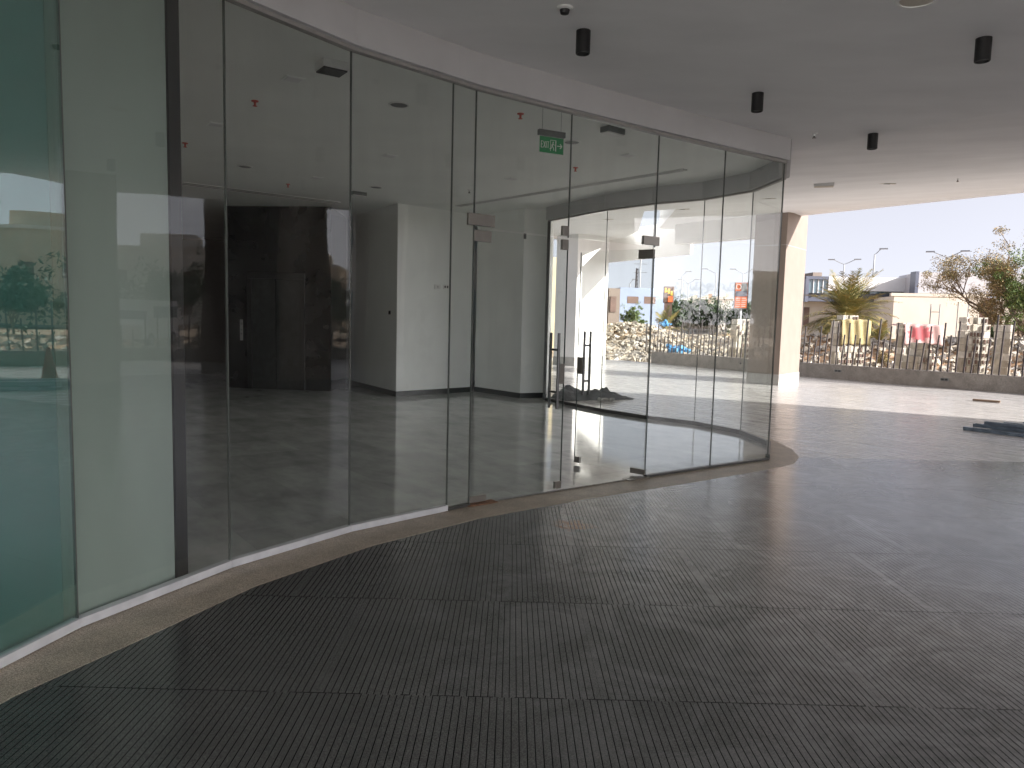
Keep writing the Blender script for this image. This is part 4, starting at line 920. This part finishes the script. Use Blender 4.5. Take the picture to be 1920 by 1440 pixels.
rowl = ['far left', 'second', 'third', 'fourth', 'fifth', 'sixth', 'seventh', 'rightmost']
for k in range(8):
    p = at(1270+k*18.5, 598, 77+rnd.uniform(-3, 3)); tree('street_tree', (p.x, p.y, -.2), rnd.uniform(3.9, 4.6), rnd.uniform(1.3, 1.9), f'dark street tree in the row behind the fuel station, {rowl[k]} of eight', 'leafd', 40+k, 5200, .15, .07, group='street trees behind the fuel station', low=.15, clumps=24)

# --- far buildings seen directly
SK, UR = .035, 1640
def bx(e, part, m, u0, u1, v0, v1, D, depth, zb=None):
    a = at(u0, v1, D*(1+SK*(u0-UR)/160)); q = at(u1, v1, D*(1+SK*(u1-UR)/160)); z1 = at((u0+u1)/2, v0, D).z; z0 = zb if zb is not None else at((u0+u1)/2, v1, D).z
    A, B = a.to_2d(), q.to_2d(); d = (B-A).normalized(); return MB().seg(A, B, depth, z0, z1, depth/2).build(part, M[m], e)
p = at(1615, 600, 66); e = empty('showroom', (p.x, p.y, -.3), 'modern white showroom with overhanging upper box and dark fin', 'building')
bx(e, 'upper_panel', 'bwhite', 1553, 1713, 520, 546, 64, 10); bx(e, 'window', 'winglass', 1516, 1552.5, 526, 551, 64.2, 6); bx(e, 'frame', 'darkmetal', 1509, 1515, 520, 567, 63.8, 6)
bx(e, 'roof_edge', 'darkmetal', 1509, 1553, 520, 525.5, 63.9, 6); bx(e, 'soffit', 'darkmetal', 1515.3, 1713, 551.5, 567, 64.6, 8.5); bx(e, 'strip_window', 'winglass', 1630, 1712, 546.5, 551, 64.4, 4)
bx(e, 'fin', 'darkmetal', 1713.5, 1719.5, 507, 568, 60.5, 1)
for k in range(3): bx(e, 'mullion', 'bwhite', 1524+k*9, 1525+k*9, 526, 551, 64.1, .1)
bx(e, 'ground_floor_wall', 'cream', 1506, 1672, 567.3, 612, 66, 6, -.3); bx(e, 'door', 'brown', 1506.5, 1516, 577, 610, 65.9, .2); bx(e, 'roof_box', 'beige', 1524, 1541, 513, 519.9, 66, 2)
SK, UR = .03, 1700
p = at(1760, 600, 60); e = empty('hangar', (p.x, p.y, -.3), 'long cream-walled hall with a big pale roof behind the right trees', 'building')
bx(e, 'wall', 'cream', 1672.5, 1834, 556, 612, 60, 12, -.3); bx(e, 'parapet', 'cream', 1671, 1850, 550, 555.8, 59.9, .4); bx(e, 'roof', 'roof', 1720, 1960, 509, 549.8, 61.5, 5)
bx(e, 'gate', 'brown', 1835, 1862, 556.5, 612, 60.4, .3, -.3); bx(e, 'side_wall', 'cream', 1863, 1990, 556, 612, 60, 12, -.3)
e = empty('pole_frame', tuple(at(1754, 612, 50).to_2d())+(-.1,), 'thin goal-like pole frame before the cream wall', 'pole frame')
A_, B_ = at(1746, 570, 50), at(1763, 570, 50)
for q in (A_, B_): MB().tube([(q.x, q.y, -.1), (q.x, q.y, q.z)], .03, 6).build('pole', M['lamp'], e)
zz = at(1754, 585, 50).z; MB().tube([(A_.x, A_.y, zz), (B_.x, B_.y, zz)], .025, 6).build('crossbar', M['lamp'], e)
for k, (u, vt) in enumerate([(1797, 566), (1818, 548)]):
    q = at(u, vt, 48); o = MB().tube([(q.x, q.y, -.1), (q.x, q.y, q.z)], .025, 6).build('thin_pole', M['lamp']); tag(o, ['thin pole before the cream wall, left one', 'taller thin pole before the cream wall by the dark gate'][k], 'pole', 'thin poles before the cream wall')
SK, UR = .03, 1200
p = at(1200, 600, 58); e = empty('blue_building', (p.x, p.y, -.3), 'low blue-grey flat building seen through the doors', 'building')
bx(e, 'wall', 'blueb', 1161, 1244, 540, 600, 58, 9, -.3)
for u0, u1, v0, v1 in ((1176, 1197, 556, 569), (1207.5, 1229, 556, 569.5)): bx(e, 'window', 'brown', u0, u1, v0, v1, 57.95, .3)
bx(e, 'annex', 'beige', 1140, 1160.8, 541, 600, 57.5, 8, -.3); bx(e, 'annex_opening', 'brown', 1144, 1155, 556, 585, 57.4, .3)
SK = 0
p = at(1035, 640, 36); e = empty('yellow_building', (p.x, p.y, 0), 'sunlit pale yellow wall left of the white pier', 'building')
bx(e, 'wall', 'yellowwall', 1000, 1062, 482, 655, 36, 3, -.1)
hl = ['leftmost cream tent-roofed house above the street trees', 'middle cream house with a red-brown gable', 'right cream house beside the price sign']
for k, (u0, u1, vt) in enumerate([(1281, 1312, 549), (1308, 1340, 547), (1336, 1372, 546)]):
    D = 125; a = at(u0, 575, D); q = at(u1, 575, D); zt = at(u0, vt, D).z; ze = at(u0, vt+14, D).z; e = empty('far_house', (a.x, a.y, -.3), hl[k], 'house', 'cream houses beyond the street trees')
    MB().seg(a.to_2d(), q.to_2d(), 8, -.3, ze, 4).build('wall', M['villa2'], e)
    A = a.to_2d(); B = q.to_2d(); d = (B-A).normalized(); nn = Vector((-d.y, d.x)); mid = A.lerp(B, .62)+nn*4
    c4 = [A-d*.5-nn*.4, B+d*.5-nn*.4, B+d*.5+nn*8.4, A-d*.5+nn*8.4]
    MB().add([(c.x, c.y, ze) for c in c4]+[(mid.x, mid.y, zt-.3)], [(0, 1, 4), (1, 2, 4), (2, 3, 4), (3, 0, 4), (3, 2, 1, 0)]).build('roof', M['cream'], e)
    bx(e, 'window', 'brown', u0+8, u0+12, vt+17, vt+22, D-.1, .2); bx(e, 'gable', 'earth' if k == 1 else 'cream', u1-12, u1-5, vt+4, vt+13, D+.6, .4)
# fuel station bits
p = at(1305, 590, 80); e = empty('fuel_canopy', (p.x, p.y, -.2), 'dark fuel station forecourt with white pump columns', 'fuel station')
bx(e, 'back_wall', 'rod', 1268, 1348, 576, 592, 84, 2, -.2)
for u in (1283, 1328): bx(e, 'pump_column', 'bwhite', u, u+5, 577, 593, 80, .4, -.2)
for u in (1270, 1296, 1311, 1340): bx(e, 'post', 'lamp', u, u+.9, 566, 594, 79, .15, -.2)
o = MB(); 
for k in range(40):
    a = at(1262+k*2.6, 592, 74); o.box((a.x, a.y, .35), (.05, .05, .8))
for z in (.35, .75): 
    a, q = at(1262, 592, 74), at(1364, 592, 74); o.seg(a.to_2d(), q.to_2d(), .05, z, z+.05)
o = o.build('road_railing', M['lamp']); tag(o, 'low grey railing along the far road', 'railing')
a, q = at(1140, 600, 68), at(1960, 600, 60); n_ = Vector((-(q-a).y, (q-a).x)).normalized()
a2, q2 = Vector((a.x, a.y))-(q-a).to_2d()*.2, Vector((q.x, q.y))+(q-a).to_2d()*2
o = MB().prism([tuple(Vector((0, 0))+a2.xy+n_.xy*4), tuple(q2.xy+n_.xy*4), tuple(q2.xy+n_.xy*12), tuple(a2.xy+n_.xy*12)], -.3, .03).build('road', M['asphalt']); tag(o, kind='structure')
a, q = at(1255, 599, 62), at(1365, 600, 60); o = MB().seg(a.to_2d(), q.to_2d(), .3, -.2, .20).build('red_kerb', M['earth']); tag(o, 'long reddish kerb wall before the far road', 'kerb')
# signs
def sign(name, u0, u1, v0, v1, D, vbase, label, style):
    a = at(u0, v1, D); q = at(u1, v1, D); zt = at((u0+u1)/2, v0, D).z; zb = at((u0+u1)/2, v1, D).z
    A, B = a.to_2d(), q.to_2d(); d = (B-A).normalized(); nn = Vector((-d.y, d.x)); wd = (B-A).length; h = zt-zb; mid = (A+B)/2
    e = empty(name, (mid.x, mid.y, -.1), label, 'sign')
    MB().seg(A, B, .35, zb, zt).build('frame', M['lamp'] if style == 0 else M['brown'], e, bevel=.05)
    def pl(x0, x1, z0, z1, m, part, off=.185, t=.02): return MB().seg(A+d*wd*x0-nn*off, A+d*wd*x1-nn*off, t, zb+h*z0, zb+h*z1).build(part, M[m], e)
    if style == 0:
        pl(.08, .95, .03, .97, 'orange', 'face'); pl(.10, .93, .46, .66, 'darkmetal', 'dark_band', .20); pl(.50, .93, .66, .96, 'grey', 'dark_corner', .20)
        ring = MB(); cx_ = A+d*wd*.3-nn*.21
        for k in range(14):
            an = 2*math.pi*k/14; an2 = 2*math.pi*(k+1)/14; r_ = h*.09
            ring.tube([(cx_.x+d.x*r_*math.cos(an), cx_.y+d.y*r_*math.cos(an), zb+h*.82+r_*math.sin(an)), (cx_.x+d.x*r_*math.cos(an2), cx_.y+d.y*r_*math.cos(an2), zb+h*.82+r_*math.sin(an2))], .018, 4)
        ring.build('emblem', M['white'], e)
        b = MB()
        for k in range(5): b.seg(A+d*wd*.15-nn*.20, A+d*wd*.46-nn*.20, .02, zb+h*(.08+.075*k), zb+h*(.105+.075*k)); b.seg(A+d*wd*.56-nn*.20, A+d*wd*.86-nn*.20, .02, zb+h*(.08+.075*k), zb+h*(.105+.075*k))
        b.build('price_lines', M['white'], e)
        MB().tube([(mid.x, mid.y, -.1), (mid.x, mid.y, zb)], .11, 8).build('post', M['lamp'], e)
    else:
        b = MB()
        for k, (x0, x1, z0, z1) in enumerate([(.12, .3, .62, .9), (.42, .62, .55, .86), (.68, .88, .45, .72), (.3, .42, .66, .74)]): b.seg(A+d*wd*x0-nn*.19, A+d*wd*x1-nn*.19, .02, zb+h*z0, zb+h*z1)
        b.build('yellow_marks', M['yellowp'], e); pl(.45, .9, .05, .40, 'orange', 'lower_panel', .19)
        MB().seg(A+d*.1, B-d*.1, .25, -.1, zb).build('base', M['brown'], e)
sign('price_sign', 1375, 1401, 529, 579, 48, 597, 'orange and dark fuel price sign on a grey post', 0)
sign('totem_sign', 1243, 1263, 537, 568, 54, 598, 'brown totem sign with yellow marks beside the blue-grey building', 1)
# street lamps
def lamp(u, v, D, label, arms, seed=0, arm=1.6):
    q = at(u, v, D); e = empty('street_lamp', (q.x, q.y, -.2), label, 'street lamp', 'street lamps along the far road')
    MB().tube([(q.x, q.y, -.2), (q.x, q.y, q.z)], [.11, .06], 8).build('pole', M['lamp'], e)
    dx_ = Vector((q.y, -q.x)).normalized()
    for s in arms:
        t = Vector((q.x, q.y))+dx_*s*arm
        MB().tube([(q.x, q.y, q.z-.05), (q.x+dx_.x*s*arm*.4, q.y+dx_.y*s*arm*.4, q.z+.15), (t.x, t.y, q.z+.5)], .04, 6).build('arm', M['lamp'], e)
        MB().box((t.x+dx_.x*s*.25, t.y+dx_.y*s*.25, q.z+.53), (.75, .25, .12), math.atan2(dx_.y*s, dx_.x*s)).build('lamp_head', M['lamp'], e)
lamp(1583, 495, 95, 'double-armed street lamp above the showroom', (-1, 1), arm=1.15); lamp(1640, 477, 80, 'single-armed street lamp above the showroom roof', (1,), arm=.5)
lamp(1776, 482, 80, 'double-armed street lamp left of the feathery tree', (-1, 1), arm=1.15); lamp(1279, 517, 95, 'single-armed street lamp left of the tent-roofed houses', (1,), arm=.5)
lamp(1291, 531, 110, 'small double-armed street lamp behind the single one', (-1, 1), arm=.9); lamp(1343, 512, 100, 'street lamp between the houses and the price sign', (-1,), arm=1.2)
lamp(1394, 513, 95, 'double-armed street lamp behind the price sign', (-1, 1), arm=1.0); lamp(1181, 531, 100, 'short street lamp behind the blue-grey building', (1,), arm=.4)
# masts
q = at(1195, 503, 85); e = empty('lattice_mast', (q.x, q.y, -.2), 'slim lattice mast behind the blue-grey building', 'mast')
b = MB()
for dx_, dy_ in ((-.22, 0), (.22, 0), (0, .35)): b.tube([(q.x+dx_, q.y+dy_, -.2), (q.x+dx_*.5, q.y+dy_*.5, q.z)], .05, 5)
for k in range(18):
    z = q.z*k/18; s = 1-.5*k/18; b.tube([(q.x-.22*s, q.y, z), (q.x+.22*s, q.y, z+q.z/18)], .025, 4)
b.build('lattice', M['rod'], e)
q = at(1201, 498, 90); e = empty('utility_pole', (q.x, q.y, -.2), 'tall utility pole with crossarms right of the lattice mast', 'utility pole')
MB().tube([(q.x, q.y, -.2), (q.x, q.y, q.z+1.4)], .08, 6).build('pole', M['lamp'], e)
for z in (q.z-.8, q.z+.2): MB().tube([(q.x-.8, q.y, z), (q.x+.8, q.y, z)], .04, 5).build('crossarm', M['lamp'], e)

# --- surroundings mirrored in the left panes
def villa(x, y, wd, dp, h, rz, label, m):
    e = empty('villa', (x, y, -.2), label, 'house', 'villas reflected in the left glass', rz); c, s = math.cos(rz), math.sin(rz)
    def lb(px, py, pz, sx, sy, sz, part, mm): return MB().box((x+c*px-s*py, y+s*px+c*py, -.2+pz), (sx, sy, sz), rz).build(part, M[mm], e)
    lb(0, 0, h/2, wd, dp, h, 'wall', m); lb(wd*.2, 0, h+.8, wd*.4, dp*.7, 1.6, 'stair_tower', m)
    lb(0, 0, h+.15, wd+.3, dp+.3, .3, 'parapet', 'villa2')
    for fl in range(int(h/3)):
        for k in range(4): lb(-wd*.38+k*wd*.25, dp/2, 1.9+fl*3.0, 1.1, .12, 1.3, 'window', 'brown')
        for k in range(3): lb(wd/2, -dp*.3+k*dp*.3, 1.9+fl*3.0, .12, 1.1, 1.3, 'window', 'brown')
    lb(-wd*.2, dp/2+.6, 3.1, wd*.4, 1.2, .2, 'balcony', 'villa2')
vl = ['pale two-storey villa reflected farthest left', 'sand coloured villa with stair tower reflected left', 'villa reflected above the dark trees', 'villa reflected behind the white van', 'low villa reflected right of the van']
for k, (an, D, h) in enumerate([(38, 84, 8.0), (31, 80, 8.4), (24, 86, 8.0), (15, 84, 7.6), (4, 86, 7)]):
    a = R(an); villa(-2+D*math.cos(a), 3+D*math.sin(a), 12, 9, h, a+math.pi/2+.15, vl[k], 'villa2' if k in (0, 3) else 'villa')
tl = 'abcdefghijklmn'
rl = ['first', 'second', 'third', 'fourth', 'fifth', 'sixth', 'seventh', 'eighth', 'ninth', 'tenth']
for k in range(10):
    a = R(40-k*4.6); D = 48+rnd.uniform(-4, 4); h = rnd.uniform(4.0, 5.2)
    if k == 4: h = 7.5
    tree('garden_tree', (-2+D*math.cos(a), 3+D*math.sin(a), -.2), h, rnd.uniform(2.8, 3.6), f'dark garden tree mirrored in the left panes, {rl[k]} from the left', 'leafd', 70+k, 5200, .19, .1, group='garden trees before the villas', low=.05, clumps=34)
# van
def van(x, y, rz):
    e = empty('van', (x, y, -.1), 'white van parked on the lot, mirrored in the second glass panel', 'van', None, rz); c, s = math.cos(rz), math.sin(rz)
    def T(p): return (x+c*p[0]-s*p[1], y+s*p[0]+c*p[1], -.1+p[2])
    pr = [(-2.4, .35), (-2.4, 1.1), (-2.3, 1.95), (-2.1, 2.1), (1.2, 2.1), (1.75, 1.25), (2.4, 1.05), (2.45, .4)]
    b = MB(); n_ = len(pr); vs = [T((a, -.85, z)) for a, z in pr]+[T((a, .85, z)) for a, z in pr]
    b.add(vs, [tuple(range(n_)), tuple(range(2*n_-1, n_-1, -1))]+[(i, n_+i, n_+(i+1) % n_, (i+1) % n_) for i in range(n_)]); b.build('body', M['bwhite'], e, bevel=.05)
    MB().add([T((1.24, -.72, 2.0)), T((1.24, .72, 2.0)), T((1.74, .76, 1.3)), T((1.74, -.76, 1.3)), T((1.2, -.72, 1.9)), T((1.2, .72, 1.9)), T((1.7, .76, 1.2)), T((1.7, -.76, 1.2))], [(0, 1, 2, 3), (7, 6, 5, 4), (0, 4, 5, 1), (1, 5, 6, 2), (2, 6, 7, 3), (3, 7, 4, 0)]).build('windscreen', M['winglass'], e)
    for sy in (-.86, .86):
        for x0, x1 in ((-2.1, -1.1), (-1, 0), (.1, 1.1)): MB().box(T(((x0+x1)/2, sy, 1.6)), (x1-x0, .02, .5), rz).build('window', M['winglass'], e)
        for wx in (-1.5, 1.5):
            p0, p1_ = T((wx, sy*.8, .34)), T((wx, sy*1.03, .34)); w0 = MB().tube([p0, p1_], .34, 18).build('wheel', M['black'], e); MB().tube([p1_, T((wx, sy*1.05, .34))], .18, 14).build('rim', M['lamp'], w0)
    for sy in (-.62, .62): MB().box(T((2.44, sy, .8)), (.05, .3, .18), rz).build('headlight', M['white'], e)
a = R(14.5); van(-2+34*math.cos(a), 3.6+34*math.sin(a), a+math.pi+.35)
e = empty('traffic_cone', (9.9, 11.0, 0), 'orange traffic cone mirrored in the leftmost panel', 'traffic cone')
MB().lathe((9.9, 11.0, 0), [(.15, .03), (.03, .75), (.025, .76)], 20).build('cone', M['cone'], e, smooth=True); MB().box((9.9, 11.0, .016), (.4, .4, .03)).build('base', M['cone'], e)
lx, ly = -2+30*math.cos(R(30)), 3+30*math.sin(R(30)); e = empty('lamp_post', (lx, ly, -.1), 'thin lamp post mirrored in the leftmost panel', 'lamp post')
MB().tube([(lx, ly, -.1), (lx, ly, 5.2)], .05, 6).build('pole', M['lamp'], e); MB().box((lx, ly, 5.3), (.5, .2, .1)).build('lamp_head', M['lamp'], e)
e = empty('added_shade_block', (27, -6, -.3), 'tall pale off-frame block at the right, added to shade the terrace', 'building')  # added out of frame, sized and placed along the sun direction to shade the terrace
c0 = Vector((27.6, 1.75)); pd = Vector((-.485, -.875)); sd_ = Vector((.875, -.485)); L_ = 15.2
pts_ = [c0, c0+pd*L_, c0+pd*L_+sd_*9, c0+sd_*9]
MB().prism([tuple(p) for p in pts_], -.3, 12.2).build('wall', M['villa2'], e)
MB().prism([tuple(p+(p-(pts_[0]+pts_[2])/2).normalized()*.15) for p in pts_], 12.21, 12.7).build('parapet', M['villa2'], e)
for fl in range(3):
    for k in range(6):
        a = c0+pd*(1.2+k*2.3); MB().seg(a, a+pd*1.3, .16, .9+fl*3.6, 2.6+fl*3.6).build('window', M['winglass'], e)
# the building's own side behind the camera
o = MB().seg((-2.3, 1.4), (-3.4, -12), .2, 0, HC-.006, .15).build('shop_side_wall', M['wall']); tag(o, 'plastered side wall continuing behind the camera', 'wall')
